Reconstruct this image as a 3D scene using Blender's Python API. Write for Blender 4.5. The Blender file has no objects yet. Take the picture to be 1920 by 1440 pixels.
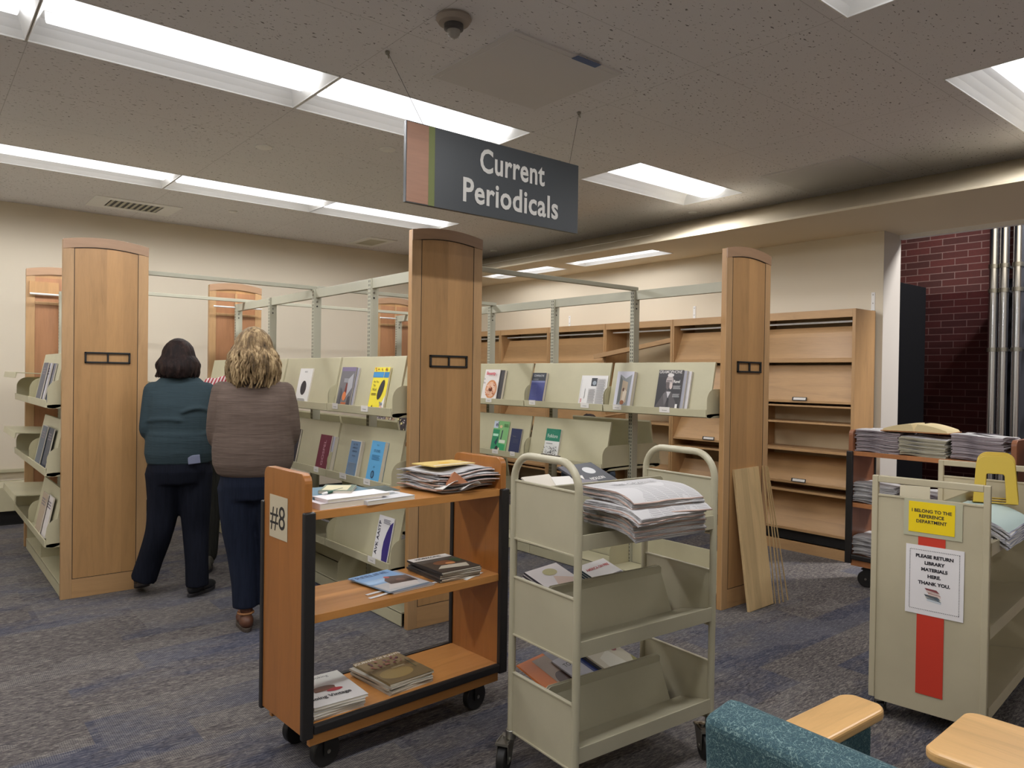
import bpy, bmesh, math, random
from mathutils import Matrix, Vector, Euler
R_ = math.radians
sc = bpy.context.scene
COL = sc.collection

# ------------------------------------------------------------------ camera
cam_d = bpy.data.cameras.new('camera')
cam_d.sensor_width = 36.0
cam_d.lens = 1388.13 / 1920 * 36.0
cam_d.clip_start = 0.02
cam = bpy.data.objects.new('camera', cam_d)
COL.objects.link(cam)
cam.matrix_world = Matrix(((0.77273667, -0.00457241, -0.63471028, 0.0),
                           (-0.63456144, 0.01725562, -0.77267977, 0.0),
                           (0.01448532, 0.99984066, 0.01043258, 1.45),
                           (0, 0, 0, 1)))
sc.camera = cam
# ------------------------------------------------------------------ view, world
sc.view_settings.view_transform = 'Standard'
sc.view_settings.look = 'None'
sc.view_settings.gamma = 1.0
sc.view_settings.use_curve_mapping = False
sc.view_settings.exposure = 0.30
w = bpy.data.worlds.new('world'); sc.world = w
w.use_nodes = True
w.node_tree.nodes['Background'].inputs[0].default_value = (0.010, 0.013, 0.022, 1)
w.node_tree.nodes['Background'].inputs[1].default_value = 1.0
LENS_GLOW = 1.25     # brightness of every troffer lens
TUBE_POWER = 16.5    # each of the lamps in a troffer
HALL_POWER = 260      # lamp in the lobby beyond the glazing

# ------------------------------------------------------------------ colour and material helpers
def lin(r, g, b):
    f = lambda v: (v/255)/12.92 if v/255 <= .04045 else (((v/255)+.055)/1.055)**2.4
    return (f(r), f(g), f(b), 1)
MATS = {}
def newmat(name):
    m = bpy.data.materials.new(name); m.use_nodes = True
    nt = m.node_tree; b = nt.nodes['Principled BSDF']
    return m, nt, b
def N(nt, t, **kw):
    n = nt.nodes.new(t)
    for k, v in kw.items(): setattr(n, k, v)
    return n
def plain(name, rgb, rough=.55, metal=0, spec=.5):
    if name in MATS: return MATS[name]
    m, nt, b = newmat(name)
    b.inputs['Base Color'].default_value = lin(*rgb)
    b.inputs['Roughness'].default_value = rough
    b.inputs['Metallic'].default_value = metal
    b.inputs['Specular IOR Level'].default_value = spec
    MATS[name] = m; return m
def ink(rgb, rough=.5):
    return plain('ink_%d_%d_%d' % tuple(rgb), rgb, rough)
def math_n(nt, op, a, b=None, c=None):
    n = N(nt, 'ShaderNodeMath', operation=op)
    for i, v in enumerate((a, b, c)):
        if v is None: continue
        if isinstance(v, (int, float)): n.inputs[i].default_value = v
        else: nt.links.new(v, n.inputs[i])
    return n.outputs[0]
def mixc(nt, fac, a, b, mode='MIX'):
    n = N(nt, 'ShaderNodeMix', data_type='RGBA', blend_type=mode)
    for i, v in ((0, fac), (6, a), (7, b)):
        if isinstance(v, (int, float)): n.inputs[i].default_value = v
        elif isinstance(v, tuple): n.inputs[i].default_value = v
        else: nt.links.new(v, n.inputs[i])
    return n.outputs[2]
def ramp(nt, fac, stops):
    r = N(nt, 'ShaderNodeValToRGB'); nt.links.new(fac, r.inputs[0])
    while len(r.color_ramp.elements) < len(stops): r.color_ramp.elements.new(0.5)
    for e, (p, c) in zip(r.color_ramp.elements, stops): e.position = p; e.color = c
    return r.outputs[0]
def coords(nt, scale=(1, 1, 1), loc=(0, 0, 0), src='Object'):
    tc = N(nt, 'ShaderNodeTexCoord'); mp = N(nt, 'ShaderNodeMapping')
    nt.links.new(tc.outputs[src], mp.inputs[0])
    mp.inputs['Scale'].default_value = scale; mp.inputs['Location'].default_value = loc
    return mp.outputs[0]
def noise(nt, vec, scale=5, detail=4, rough=.55, dist=0):
    n = N(nt, 'ShaderNodeTexNoise'); nt.links.new(vec, n.inputs['Vector'])
    n.inputs['Scale'].default_value = scale; n.inputs['Detail'].default_value = detail
    n.inputs['Roughness'].default_value = rough; n.inputs['Distortion'].default_value = dist
    return n.outputs['Fac']
def bump(nt, b, h, strength=.2, dist=.01):
    n = N(nt, 'ShaderNodeBump'); n.inputs['Strength'].default_value = strength
    n.inputs['Distance'].default_value = dist
    nt.links.new(h, n.inputs['Height']); nt.links.new(n.outputs[0], b.inputs['Normal'])
def wood(name, rgb, grain='z', strip='x', sw=.095, rough=.38, vary=.08):
    if name in MATS: return MATS[name]
    m, nt, b = newmat(name)
    s = [9., 9., 9.]; s['xyz'.index(grain)] = .9
    vec = coords(nt, tuple(s))
    tc = N(nt, 'ShaderNodeTexCoord'); sep = N(nt, 'ShaderNodeSeparateXYZ')
    nt.links.new(tc.outputs['Object'], sep.inputs[0])
    sx = sep.outputs['xyz'.index(strip)]
    idn = math_n(nt, 'FLOOR', math_n(nt, 'DIVIDE', sx, sw))
    wn = N(nt, 'ShaderNodeTexWhiteNoise', noise_dimensions='1D'); nt.links.new(idn, wn.inputs['W'])
    off = N(nt, 'ShaderNodeVectorMath', operation='ADD'); nt.links.new(vec, off.inputs[0])
    sc_ = N(nt, 'ShaderNodeVectorMath', operation='SCALE'); nt.links.new(wn.outputs['Color'], sc_.inputs[0]); sc_.inputs['Scale'].default_value = 30
    nt.links.new(sc_.outputs[0], off.inputs[1])
    n1 = noise(nt, off.outputs[0], 1.6, 5, .6, 1.2)
    n2 = noise(nt, off.outputs[0], 14, 3, .6)
    base = lin(*rgb)
    dark = tuple(c*.80 for c in base[:3]) + (1,)
    lite = tuple(min(1, c*1.12) for c in base[:3]) + (1,)
    c1 = ramp(nt, n1, [(.28, dark), (.47, base), (.75, lite)])
    c2 = mixc(nt, .22, c1, ramp(nt, n2, [(.3, dark), (.7, lite)]))
    tone = math_n(nt, 'ADD', math_n(nt, 'MULTIPLY', wn.outputs['Value'], vary*2), 1-vary)
    comb = N(nt, 'ShaderNodeCombineXYZ')
    for i in range(3): nt.links.new(tone, comb.inputs[i])
    c3 = mixc(nt, 1.0, c2, comb.outputs[0], 'MULTIPLY')
    nt.links.new(c3, b.inputs['Base Color'])
    b.inputs['Roughness'].default_value = rough
    MATS[name] = m; return m

MAPLE = (184, 142, 94)
M_maple_v = wood('maple_vertical', MAPLE, 'z', 'x', .095, .36, .12)
M_maple_edge = wood('maple_edge', (186, 149, 106), 'z', 'x', 1.0)
M_maple_arch = wood('maple_arch', (158, 126, 98), 'x', 'z', 1.0)
M_maple_h = wood('maple_horizontal', MAPLE, 'y', 'z', .12)
M_maple_back = plain('bookcase_back_board', (196, 176, 142), .6)
M_cherry_v = wood('honey_wood_vertical', (164, 106, 52), 'z', 'y', .2, .3, .06)
M_cherry_h = wood('honey_wood_horizontal', (190, 132, 72), 'x', 'y', .2, .25, .06)
M_red_v = wood('reddish_wood_vertical', (142, 92, 64), 'z', 'x', .2, .35, .08)
M_red_h = wood('reddish_wood_horizontal', (176, 118, 76), 'y', 'x', .2, .3, .08)
M_board = wood('pale_poplar_board', (200, 172, 126), 'z', 'x', .07, .5, .14)
M_arm = wood('light_maple_arm', (214, 170, 112), 'x', 'y', .09, .3, .05)
M_dark_gap = plain('black_recess', (26, 24, 24), .7)

def metal_paint(name, rgb, rough=.42):
    m, nt, b = newmat(name)
    v = coords(nt, (1, 1, 1))
    n = noise(nt, v, 3.0, 4, .6); base = lin(*rgb)
    c = ramp(nt, n, [(.3, tuple(x*.93 for x in base[:3])+(1,)), (.7, tuple(min(1, x*1.05) for x in base[:3])+(1,))])
    nt.links.new(c, b.inputs['Base Color']); b.inputs['Roughness'].default_value = rough
    MATS[name] = m; return m
M_cream = metal_paint('cream_enamel', (190, 184, 154))
M_frame = metal_paint('grey_green_enamel', (176, 174, 156), .45)
M_putty = metal_paint('putty_enamel', (180, 174, 150), .38)
M_putty2 = metal_paint('putty_cart_enamel', (190, 180, 152), .45)
M_bumper = plain('black_rubber_bumper', (34, 32, 32), .42)
M_rubber = plain('black_wheel_rubber', (28, 27, 27), .5)
M_steel = plain('zinc_steel', (150, 148, 140), .35, .9)
M_black = plain('black_metal', (24, 24, 24), .5)
M_white = plain('white_enamel', (228, 228, 226), .45)
M_paper = plain('white_paper', (226, 222, 216), .8)
M_paperedge = plain('page_edges', (214, 206, 190), .85)

def slotted():
    m, nt, b = newmat('slotted_post_enamel')
    tc = N(nt, 'ShaderNodeTexCoord'); sep = N(nt, 'ShaderNodeSeparateXYZ')
    nt.links.new(tc.outputs['Object'], sep.inputs[0])
    fz = math_n(nt, 'FRACT', math_n(nt, 'DIVIDE', sep.outputs[2], .0262))
    a = math_n(nt, 'LESS_THAN', fz, .58)
    ay = math_n(nt, 'ABSOLUTE', sep.outputs[1])
    d = math_n(nt, 'LESS_THAN', math_n(nt, 'ABSOLUTE', math_n(nt, 'SUBTRACT', ay, .0085)), .0034)
    gx = N(nt, 'ShaderNodeNewGeometry'); sn = N(nt, 'ShaderNodeSeparateXYZ'); nt.links.new(gx.outputs['Normal'], sn.inputs[0])
    nx = math_n(nt, 'GREATER_THAN', math_n(nt, 'ABSOLUTE', sn.outputs[0]), .8)
    f = math_n(nt, 'MULTIPLY', math_n(nt, 'MULTIPLY', a, d), nx)
    nt.links.new(mixc(nt, f, lin(176, 174, 156), lin(36, 36, 34)), b.inputs['Base Color'])
    b.inputs['Roughness'].default_value = .45
    return m
M_slot = slotted()

def wall_paint(name, rgb):
    m, nt, b = newmat(name)
    v = coords(nt)
    n = noise(nt, v, 1.2, 3, .5); base = lin(*rgb)
    c = ramp(nt, n, [(.3, tuple(x*.97 for x in base[:3])+(1,)), (.7, base)])
    nt.links.new(c, b.inputs['Base Color']); b.inputs['Roughness'].default_value = .75
    bump(nt, b, noise(nt, v, 180, 2, .5), .05, .002)
    return m
M_wall = wall_paint('cream_wall_paint', (220, 210, 190))
M_soffit = wall_paint('soffit_paint', (214, 202, 178))
M_pier = wall_paint('grey_pier_paint', (196, 190, 182))

def ceiling_mat():
    m, nt, b = newmat('fissured_ceiling_tile')
    v = coords(nt, (1, 1, 1))
    vs = coords(nt, (38, 75, 1)); n = noise(nt, vs, 1.0, 2, .6, .4)
    cl = noise(nt, v, 1.7, 3, .6)
    thr = math_n(nt, 'ADD', .285, math_n(nt, 'MULTIPLY', cl, .10))
    fl = math_n(nt, 'LESS_THAN', n, thr)
    v3 = coords(nt, (16, 30, 1)); n3 = noise(nt, v3, 1.0, 2, .7, .6)
    fl2 = math_n(nt, 'LESS_THAN', n3, .255)
    fl = math_n(nt, 'MAXIMUM', fl, fl2)
    tc = N(nt, 'ShaderNodeTexCoord'); sep = N(nt, 'ShaderNodeSeparateXYZ'); nt.links.new(tc.outputs['Object'], sep.inputs[0])
    lx = math_n(nt, 'LESS_THAN', math_n(nt, 'FRACT', math_n(nt, 'DIVIDE', math_n(nt, 'SUBTRACT', sep.outputs[0], .443), 1.315)), .0028)
    ly = math_n(nt, 'LESS_THAN', math_n(nt, 'FRACT', math_n(nt, 'DIVIDE', math_n(nt, 'SUBTRACT', sep.outputs[1], .958), .655)), .005)
    seam = math_n(nt, 'MULTIPLY', math_n(nt, 'MAXIMUM', lx, ly), .35)
    base = mixc(nt, cl, lin(216, 214, 216), lin(226, 225, 227))
    c = mixc(nt, seam, base, lin(80, 76, 72))
    c = mixc(nt, math_n(nt, 'MULTIPLY', fl, .8), c, lin(52, 48, 48))
    nt.links.new(c, b.inputs['Base Color']); b.inputs['Roughness'].default_value = .9
    return m
M_ceil = ceiling_mat()

def carpet_mat():
    m, nt, b = newmat('plank_carpet')
    tc = N(nt, 'ShaderNodeTexCoord')
    br = N(nt, 'ShaderNodeTexBrick'); nt.links.new(tc.outputs['Object'], br.inputs['Vector'])
    br.inputs['Scale'].default_value = 1.0; br.inputs['Brick Width'].default_value = .92; br.inputs['Row Height'].default_value = .23
    br.inputs['Mortar Size'].default_value = 0.0; br.inputs['Bias'].default_value = -.1; br.offset = .37
    br.inputs['Color1'].default_value = (0, 0, 0, 1); br.inputs['Color2'].default_value = (1, 1, 1, 1)
    sepc = N(nt, 'ShaderNodeSeparateColor'); nt.links.new(br.outputs['Color'], sepc.inputs[0]); tile = sepc.outputs[0]
    s1 = noise(nt, coords(nt, (26, 120, 1)), 1.0, 4, .75, .8)
    s2 = noise(nt, coords(nt, (1.6, 4.4, 1)), 1.0, 6, .68, .2)
    s3 = noise(nt, coords(nt, (210, 300, 1)), 1.0, 2, .7)
    grey = ramp(nt, s1, [(.34, lin(66, 63, 66)), (.5, lin(104, 99, 98)), (.64, lin(150, 143, 136))])
    navy = ramp(nt, s1, [(.34, lin(52, 56, 76)), (.55, lin(72, 80, 104)), (.70, lin(104, 108, 124))])
    f = math_n(nt, 'ADD', math_n(nt, 'MULTIPLY', s2, .85), math_n(nt, 'MULTIPLY', tile, .42))
    fn = ramp(nt, f, [(.60, (0, 0, 0, 1)), (.78, (1, 1, 1, 1))])
    c = mixc(nt, math_n(nt, 'MULTIPLY', fn, .62), grey, navy)
    sep = N(nt, 'ShaderNodeSeparateXYZ'); nt.links.new(tc.outputs['Object'], sep.inputs[0])
    w1 = math_n(nt, 'SINE', math_n(nt, 'MULTIPLY', math_n(nt, 'ADD', sep.outputs[0], sep.outputs[1]), 420))
    w2 = math_n(nt, 'SINE', math_n(nt, 'MULTIPLY', math_n(nt, 'SUBTRACT', sep.outputs[0], sep.outputs[1]), 420))
    rib = math_n(nt, 'GREATER_THAN', math_n(nt, 'MULTIPLY', w1, w2), .12)
    br2 = N(nt, 'ShaderNodeTexBrick'); nt.links.new(coords(nt, (1, 1, 1), (.31, .115, 0)), br2.inputs['Vector'])
    br2.inputs['Scale'].default_value = 1.0; br2.inputs['Brick Width'].default_value = .92; br2.inputs['Row Height'].default_value = .46; br2.inputs['Mortar Size'].default_value = 0
    br2.inputs['Color1'].default_value = (0, 0, 0, 1); br2.inputs['Color2'].default_value = (1, 1, 1, 1)
    sc2 = N(nt, 'ShaderNodeSeparateColor'); nt.links.new(br2.outputs['Color'], sc2.inputs[0])
    ribm = math_n(nt, 'MULTIPLY', rib, math_n(nt, 'GREATER_THAN', math_n(nt, 'ADD', math_n(nt, 'MULTIPLY', noise(nt, coords(nt, (1.2, 2.6, 1), (4, 2, 0)), 1.0, 3, .6), 1.0), math_n(nt, 'MULTIPLY', sc2.outputs[0], .35)), .66))
    c = mixc(nt, math_n(nt, 'MULTIPLY', ribm, .30), c, lin(170, 166, 162))
    sp = ramp(nt, s3, [(.30, lin(70, 70, 76)), (.5, (.2, .2, .2, 1)), (.72, lin(200, 196, 190))])
    c = mixc(nt, .35, c, sp, 'OVERLAY')
    nt.links.new(c, b.inputs['Base Color']); b.inputs['Roughness'].default_value = .95
    b.inputs['Specular IOR Level'].default_value = .1
    bump(nt, b, s3, .4, .003)
    return m
M_carpet = carpet_mat()

def brick_mat():
    m, nt, b = newmat('red_brick')
    tc = N(nt, 'ShaderNodeTexCoord'); sep = N(nt, 'ShaderNodeSeparateXYZ'); nt.links.new(tc.outputs['Object'], sep.inputs[0])
    cb = N(nt, 'ShaderNodeCombineXYZ'); nt.links.new(sep.outputs[1], cb.inputs[0]); nt.links.new(sep.outputs[2], cb.inputs[1])
    br = N(nt, 'ShaderNodeTexBrick'); nt.links.new(cb.outputs[0], br.inputs['Vector'])
    br.inputs['Scale'].default_value = 1.0; br.inputs['Brick Width'].default_value = .26; br.inputs['Row Height'].default_value = .0765
    br.inputs['Mortar Size'].default_value = .005; br.inputs['Mortar Smooth'].default_value = .2
    br.inputs['Color1'].default_value = lin(120, 66, 64); br.inputs['Color2'].default_value = lin(96, 60, 58); br.inputs['Mortar'].default_value = lin(166, 140, 136)
    c = mixc(nt, .35, br.outputs['Color'], ramp(nt, noise(nt, cb.outputs[0], 30, 4, .7), [(.3, lin(60, 40, 40)), (.7, lin(150, 110, 104))]), 'OVERLAY')
    nt.links.new(c, b.inputs['Base Color']); b.inputs['Roughness'].default_value = .85
    bump(nt, b, br.outputs['Fac'], -.4, .006)
    return m
M_brick = brick_mat()

def teal_fabric():
    m, nt, b = newmat('teal_squiggle_upholstery')
    v = coords(nt, (1, 1, 1))
    def sq(sc_, loc):
        vv = coords(nt, (1, 1, 1), loc); n = noise(nt, vv, sc_, 1.0, .4, 1.6)
        return math_n(nt, 'LESS_THAN', math_n(nt, 'ABSOLUTE', math_n(nt, 'SUBTRACT', n, .5)), .012)
    a = math_n(nt, 'MAXIMUM', sq(58, (0, 0, 0)), sq(50, (3.1, 1.7, 5.2)))
    wv = noise(nt, v, 420, 2, .6)
    base = ramp(nt, wv, [(.3, lin(34, 62, 72)), (.7, lin(62, 94, 102))])
    c = mixc(nt, math_n(nt, 'MULTIPLY', a, .8), base, lin(122, 148, 146))
    nt.links.new(c, b.inputs['Base Color']); b.inputs['Roughness'].default_value = .85
    bump(nt, b, wv, .3, .002)
    return m
M_teal = teal_fabric()

def fabric(name, rgb, axis=2, freq=900, amt=.18):
    if name in MATS: return MATS[name]
    m, nt, b = newmat(name)
    s = [8, 8, 8]; s[axis] = 110
    n = noise(nt, coords(nt, tuple(s)), 1.0, 3, .6, .3); base = lin(*rgb)
    c = ramp(nt, n, [(.3, tuple(x*(1-amt*1.6) for x in base[:3])+(1,)), (.7, tuple(min(1, x*(1+amt)) for x in base[:3])+(1,))])
    nt.links.new(c, b.inputs['Base Color']); b.inputs['Roughness'].default_value = .9
    b.inputs['Specular IOR Level'].default_value = .15
    bump(nt, b, n, .35, .006)
    MATS[name] = m; return m
def hair_mat(name, a, bb, c_):
    m, nt, b = newmat(name)
    n = noise(nt, coords(nt, (26, 26, 5)), 1.0, 4, .7, .8)
    c = ramp(nt, n, [(.32, lin(*a)), (.5, lin(*bb)), (.68, lin(*c_))])
    nt.links.new(c, b.inputs['Base Color']); b.inputs['Roughness'].default_value = .6; b.inputs['Specular IOR Level'].default_value = .18
    bump(nt, b, noise(nt, coords(nt, (160, 160, 14)), 1.0, 3, .6), .8, .006)
    return m

def newsprint_top():
    m, nt, b = newmat('newsprint_printed_page')
    tc = N(nt, 'ShaderNodeTexCoord'); sep = N(nt, 'ShaderNodeSeparateXYZ'); nt.links.new(tc.outputs['Object'], sep.inputs[0])
    fy = math_n(nt, 'FRACT', math_n(nt, 'DIVIDE', sep.outputs[1], .0075))
    fx = math_n(nt, 'FRACT', math_n(nt, 'DIVIDE', sep.outputs[0], .055))
    col = math_n(nt, 'MULTIPLY', math_n(nt, 'GREATER_THAN', fx, .08), math_n(nt, 'LESS_THAN', fy, .5))
    blocks = math_n(nt, 'GREATER_THAN', noise(nt, coords(nt, (9, 7, 0)), 1.0, 0, .5), .47)
    f = math_n(nt, 'MULTIPLY', math_n(nt, 'MULTIPLY', col, blocks), .38)
    nt.links.new(mixc(nt, f, lin(192, 190, 190), lin(84, 83, 88)), b.inputs['Base Color'])
    b.inputs['Roughness'].default_value = .85
    return m
M_news = newsprint_top()
def newsprint_edge(name, a, bb, period=.0022):
    m, nt, b = newmat(name)
    n = noise(nt, coords(nt, (3, 3, 1/period*.6)), 1.0, 2, .6)
    nt.links.new(ramp(nt, n, [(.3, lin(*bb)), (.55, lin(*a))]), b.inputs['Base Color'])
    b.inputs['Roughness'].default_value = .9
    return m
M_newsedge = newsprint_edge('newsprint_edges', (186, 184, 184), (84, 82, 88))
M_newspink = newsprint_edge('pinkish_newsprint_edges', (206, 180, 168), (120, 96, 92))
M_newsdark = newsprint_edge('dark_newsprint_edges', (164, 152, 156), (62, 54, 64))

# ------------------------------------------------------------------ mesh helpers
class MB:
    def __init__(s): s.v = []; s.f = []; s.mi = []; s.mats = []
    def m(s, mat):
        if mat not in s.mats: s.mats.append(mat)
        return s.mats.index(mat)
    def add(s, vs, fs, mat, T=None):
        k = len(s.v); i = s.m(mat)
        for p in vs:
            p = Vector(p)
            if T is not None: p = T @ p
            s.v.append(tuple(p))
        for f in fs: s.f.append([a+k for a in f]); s.mi.append(i)
        return s
    def box(s, x0, x1, y0, y1, z0, z1, mat, T=None):
        vs = [(x, y, z) for z in (z0, z1) for y in (y0, y1) for x in (x0, x1)]
        fs = [(0, 2, 3, 1), (4, 5, 7, 6), (0, 1, 5, 4), (2, 6, 7, 3), (0, 4, 6, 2), (1, 3, 7, 5)]
        return s.add(vs, fs, mat, T)
    def quad(s, pts, mat, T=None): return s.add(pts, [tuple(range(len(pts)))], mat, T)
    def prism(s, poly, axis, a, b, mat, T=None):
        # poly: 2-D outline in the plane of the two other axes (x,y)->z ; (x,z)->y ; (y,z)->x
        n = len(poly)
        def P(p, t):
            return {'z': (p[0], p[1], t), 'y': (p[0], t, p[1]), 'x': (t, p[0], p[1])}[axis]
        vs = [P(p, a) for p in poly] + [P(p, b) for p in poly]
        fs = [tuple(range(n)), tuple(range(2*n-1, n-1, -1))]
        fs += [(i, i+n, (i+1) % n + n, (i+1) % n) for i in range(n)]
        return s.add(vs, fs, mat, T)
    def tube(s, pts, r, mat, n=10, T=None, cap=True):
        pts = [Vector(p) for p in pts]
        rs = r if isinstance(r, (list, tuple)) else [r]*len(pts)
        vs = []; fs = []; up = None
        for i, p in enumerate(pts):
            d = (pts[min(i+1, len(pts)-1)] - pts[max(i-1, 0)]).normalized()
            if up is None:
                up = Vector((0, 0, 1)) if abs(d.z) < .9 else Vector((1, 0, 0))
            a = d.cross(up).normalized(); up2 = a.cross(d).normalized(); up = up2
            for k in range(n):
                t = 2*math.pi*k/n
                vs.append(p + (a*math.cos(t) + up2*math.sin(t))*rs[i])
        for i in range(len(pts)-1):
            for k in range(n):
                fs.append((i*n+k, i*n+(k+1) % n, (i+1)*n+(k+1) % n, (i+1)*n+k))
        if cap:
            fs.append(tuple(range(n-1, -1, -1))); fs.append(tuple(range((len(pts)-1)*n, len(pts)*n)))
        return s.add(vs, fs, mat, T)
    def cyl(s, p0, p1, r, mat, n=24, T=None): return s.tube([p0, p1], r, mat, n, T)
    def lathe(s, prof, mat, n=28, T=None):
        vs = []; fs = []
        for (r, z) in prof:
            for k in range(n):
                t = 2*math.pi*k/n; vs.append((r*math.cos(t), r*math.sin(t), z))
        m_ = len(prof)
        for i in range(m_-1):
            for k in range(n): fs.append((i*n+k, i*n+(k+1) % n, (i+1)*n+(k+1) % n, (i+1)*n+k))
        fs.append(tuple(range(n-1, -1, -1))); fs.append(tuple(range((m_-1)*n, m_*n)))
        return s.add(vs, fs, mat, T)
    def rings(s, rg, mat, n=20, T=None, pw=2.3):
        # rg: (cx, cy, cz, rx, ry) horizontal superellipse rings
        vs = []; fs = []
        for (cx, cy, cz, rx, ry) in rg:
            for k in range(n):
                t = 2*math.pi*k/n; c_, s_ = math.cos(t), math.sin(t)
                vs.append((cx+rx*math.copysign(abs(c_)**(2/pw), c_), cy+ry*math.copysign(abs(s_)**(2/pw), s_), cz))
        m_ = len(rg)
        for i in range(m_-1):
            for k in range(n): fs.append((i*n+k, i*n+(k+1) % n, (i+1)*n+(k+1) % n, (i+1)*n+k))
        fs.append(tuple(range(n-1, -1, -1))); fs.append(tuple(range((m_-1)*n, m_*n)))
        return s.add(vs, fs, mat, T)
    def ball(s, c, r, mat, T=None, nu=16, nv=10):
        rx, ry, rz = r if isinstance(r, tuple) else (r, r, r)
        rg = []
        vs = []; fs = []
        for j in range(1, nv):
            a = math.pi*j/nv
            for k in range(nu):
                t = 2*math.pi*k/nu
                vs.append((c[0]+rx*math.sin(a)*math.cos(t), c[1]+ry*math.sin(a)*math.sin(t), c[2]-rz*math.cos(a)))
        b_ = len(vs); vs.append((c[0], c[1], c[2]-rz)); vs.append((c[0], c[1], c[2]+rz))
        for j in range(nv-2):
            for k in range(nu): fs.append((j*nu+k, j*nu+(k+1) % nu, (j+1)*nu+(k+1) % nu, (j+1)*nu+k))
        for k in range(nu):
            fs.append((b_, (k+1) % nu, k)); fs.append((b_+1, (nv-2)*nu+k, (nv-2)*nu+(k+1) % nu))
        return s.add(vs, fs, mat, T)
    def text(s, body, size, mat, T, bold=0.0, align='CENTER', sx=1.0, shear=0.0, spacing=1.0):
        vs, fs = text_geo(body, size, bold, align, sx, shear, spacing)
        return s.add(vs, fs, mat, T)
    def build(s, name, parent=None, bevel=0, smooth=False, angle=40, loc=None, rot=None, seg=2):
        me = bpy.data.meshes.new(name)
        me.from_pydata(s.v, [], s.f)
        for mt in s.mats: me.materials.append(mt)
        me.polygons.foreach_set('material_index', s.mi)
        me.update()
        if smooth:
            me.shade_smooth(); me.set_sharp_from_angle(angle=R_(angle))
        o = bpy.data.objects.new(name, me); COL.objects.link(o)
        if parent is not None: o.parent = parent
        if loc is not None: o.location = loc
        if rot is not None: o.rotation_euler = rot
        if bevel:
            md = o.modifiers.new('bevel', 'BEVEL'); md.width = bevel; md.segments = seg; md.limit_method = 'ANGLE'; md.angle_limit = R_(40)
        return o
_tc = {}
def text_geo(body, size, bold, align, sx, shear, spacing):
    key = (body, size, bold, align, sx, shear, spacing)
    if key in _tc: return _tc[key]
    cu = bpy.data.curves.new('t', 'FONT'); cu.body = body; cu.size = size; cu.align_x = align; cu.align_y = 'CENTER'
    cu.offset = bold; cu.shear = shear; cu.space_character = spacing; cu.resolution_u = 3; cu.space_line = .95
    o = bpy.data.objects.new('t', cu); COL.objects.link(o)
    dg = bpy.context.evaluated_depsgraph_get(); dg.update()
    me = o.evaluated_get(dg).to_mesh()
    vs = [(v.co.x*sx, v.co.y, v.co.z) for v in me.vertices]; fs = [tuple(p.vertices) for p in me.polygons]
    o.evaluated_get(dg).to_mesh_clear()
    bpy.data.objects.remove(o); bpy.data.curves.remove(cu)
    _tc[key] = (vs, fs); return vs, fs

def tag(o, label=None, cat=None, group=None, kind=None):
    if label: o['label'] = label
    if cat: o['category'] = cat
    if group: o['group'] = group
    if kind: o['kind'] = kind
    return o
def thing(name, label, cat, loc=(0, 0, 0), rotz=0, group=None):
    o = bpy.data.objects.new(name, None); o.empty_display_size = .1; COL.objects.link(o)
    o.location = loc; o.rotation_euler = (0, 0, rotz)
    return tag(o, label, cat, group)
def copy_tree(o, label=None, group=None, parent=None):
    c = o.copy(); COL.objects.link(c)
    if parent is not None: c.parent = parent
    for ch in list(o.children): copy_tree(ch, None, None, c)
    if label: c['label'] = label
    if group: c['group'] = group
    return c
def struct(o): o['kind'] = 'structure'; return o
def frame(origin, x, y):
    x = Vector(x).normalized(); y = Vector(y); y = (y - x*y.dot(x)).normalized(); z = x.cross(y)
    return Matrix(((x.x, y.x, z.x, origin[0]), (x.y, y.y, z.y, origin[1]), (x.z, y.z, z.z, origin[2]), (0, 0, 0, 1)))
def T3(x, y, z): return Matrix.Translation((x, y, z))

# ================================================================== SETTING
CZ, LZ = 3.0, 2.69            # main ceiling, lower ceiling under the soffit
XS0, XS1, XW = 5.93, 5.28, 6.22
TROF = []                     # (x0, x1, y0, y1)
for x0 in (-2.19, -.875, .44, 1.76): TROF.append((x0, x0+1.31, 3.58, 4.18))
TROF.append((4.08, 5.37, 3.55, 4.16))
for x0 in (-2.26, -.94, .375, 1.69, 3.0): TROF.append((x0, x0+1.31 if x0 < 2.9 else 4.37, 6.19, 6.76))
for x0 in (-2.1, -.8, .5, 1.8): TROF.append((x0, x0+1.30, .95, 1.56))
TROF.append((4.10, 5.40, .95, 1.55))
TROF += [(-1.2, .1, -1.7, -1.1), (2.4, 3.7, -1.7, -1.1)]
LTROF = [(5.56, 5.87, 4.67, 5.89), (5.56, 5.87, 6.18, 7.40)]

MB().quad([(-4, -4, 0), (12, -4, 0), (12, 8.6, 0), (-4, 8.6, 0)], M_carpet)
b = MB(); b.box(-4, 12, -4, 8.6, -.1, 0, M_carpet); struct(b.build('floor'))
def holed(x0, x1, y0, y1, z, holes, mat, top=.0):
    xs = sorted({x0, x1, *[h[0] for h in holes], *[h[1] for h in holes]}); ys = sorted({y0, y1, *[h[2] for h in holes], *[h[3] for h in holes]})
    xs = [x for x in xs if x0 <= x <= x1]; ys = [y for y in ys if y0 <= y <= y1]
    b = MB()
    for i in range(len(xs)-1):
        for j in range(len(ys)-1):
            cx, cy = (xs[i]+xs[i+1])/2, (ys[j]+ys[j+1])/2
            if any(h[0] < cx < h[1] and h[2] < cy < h[3] for h in holes): continue
            b.quad([(xs[i], ys[j], z), (xs[i], ys[j+1], z), (xs[i+1], ys[j+1], z), (xs[i+1], ys[j], z)], mat)
    if top: b.quad([(x0, y0, z+.16), (x1, y0, z+.16), (x1, y1, z+.16), (x0, y1, z+.16)], mat)
    return b
struct(holed(-3.2, XS0, -3.2, 8.32, CZ, TROF, M_ceil, 1).build('ceiling'))
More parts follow.
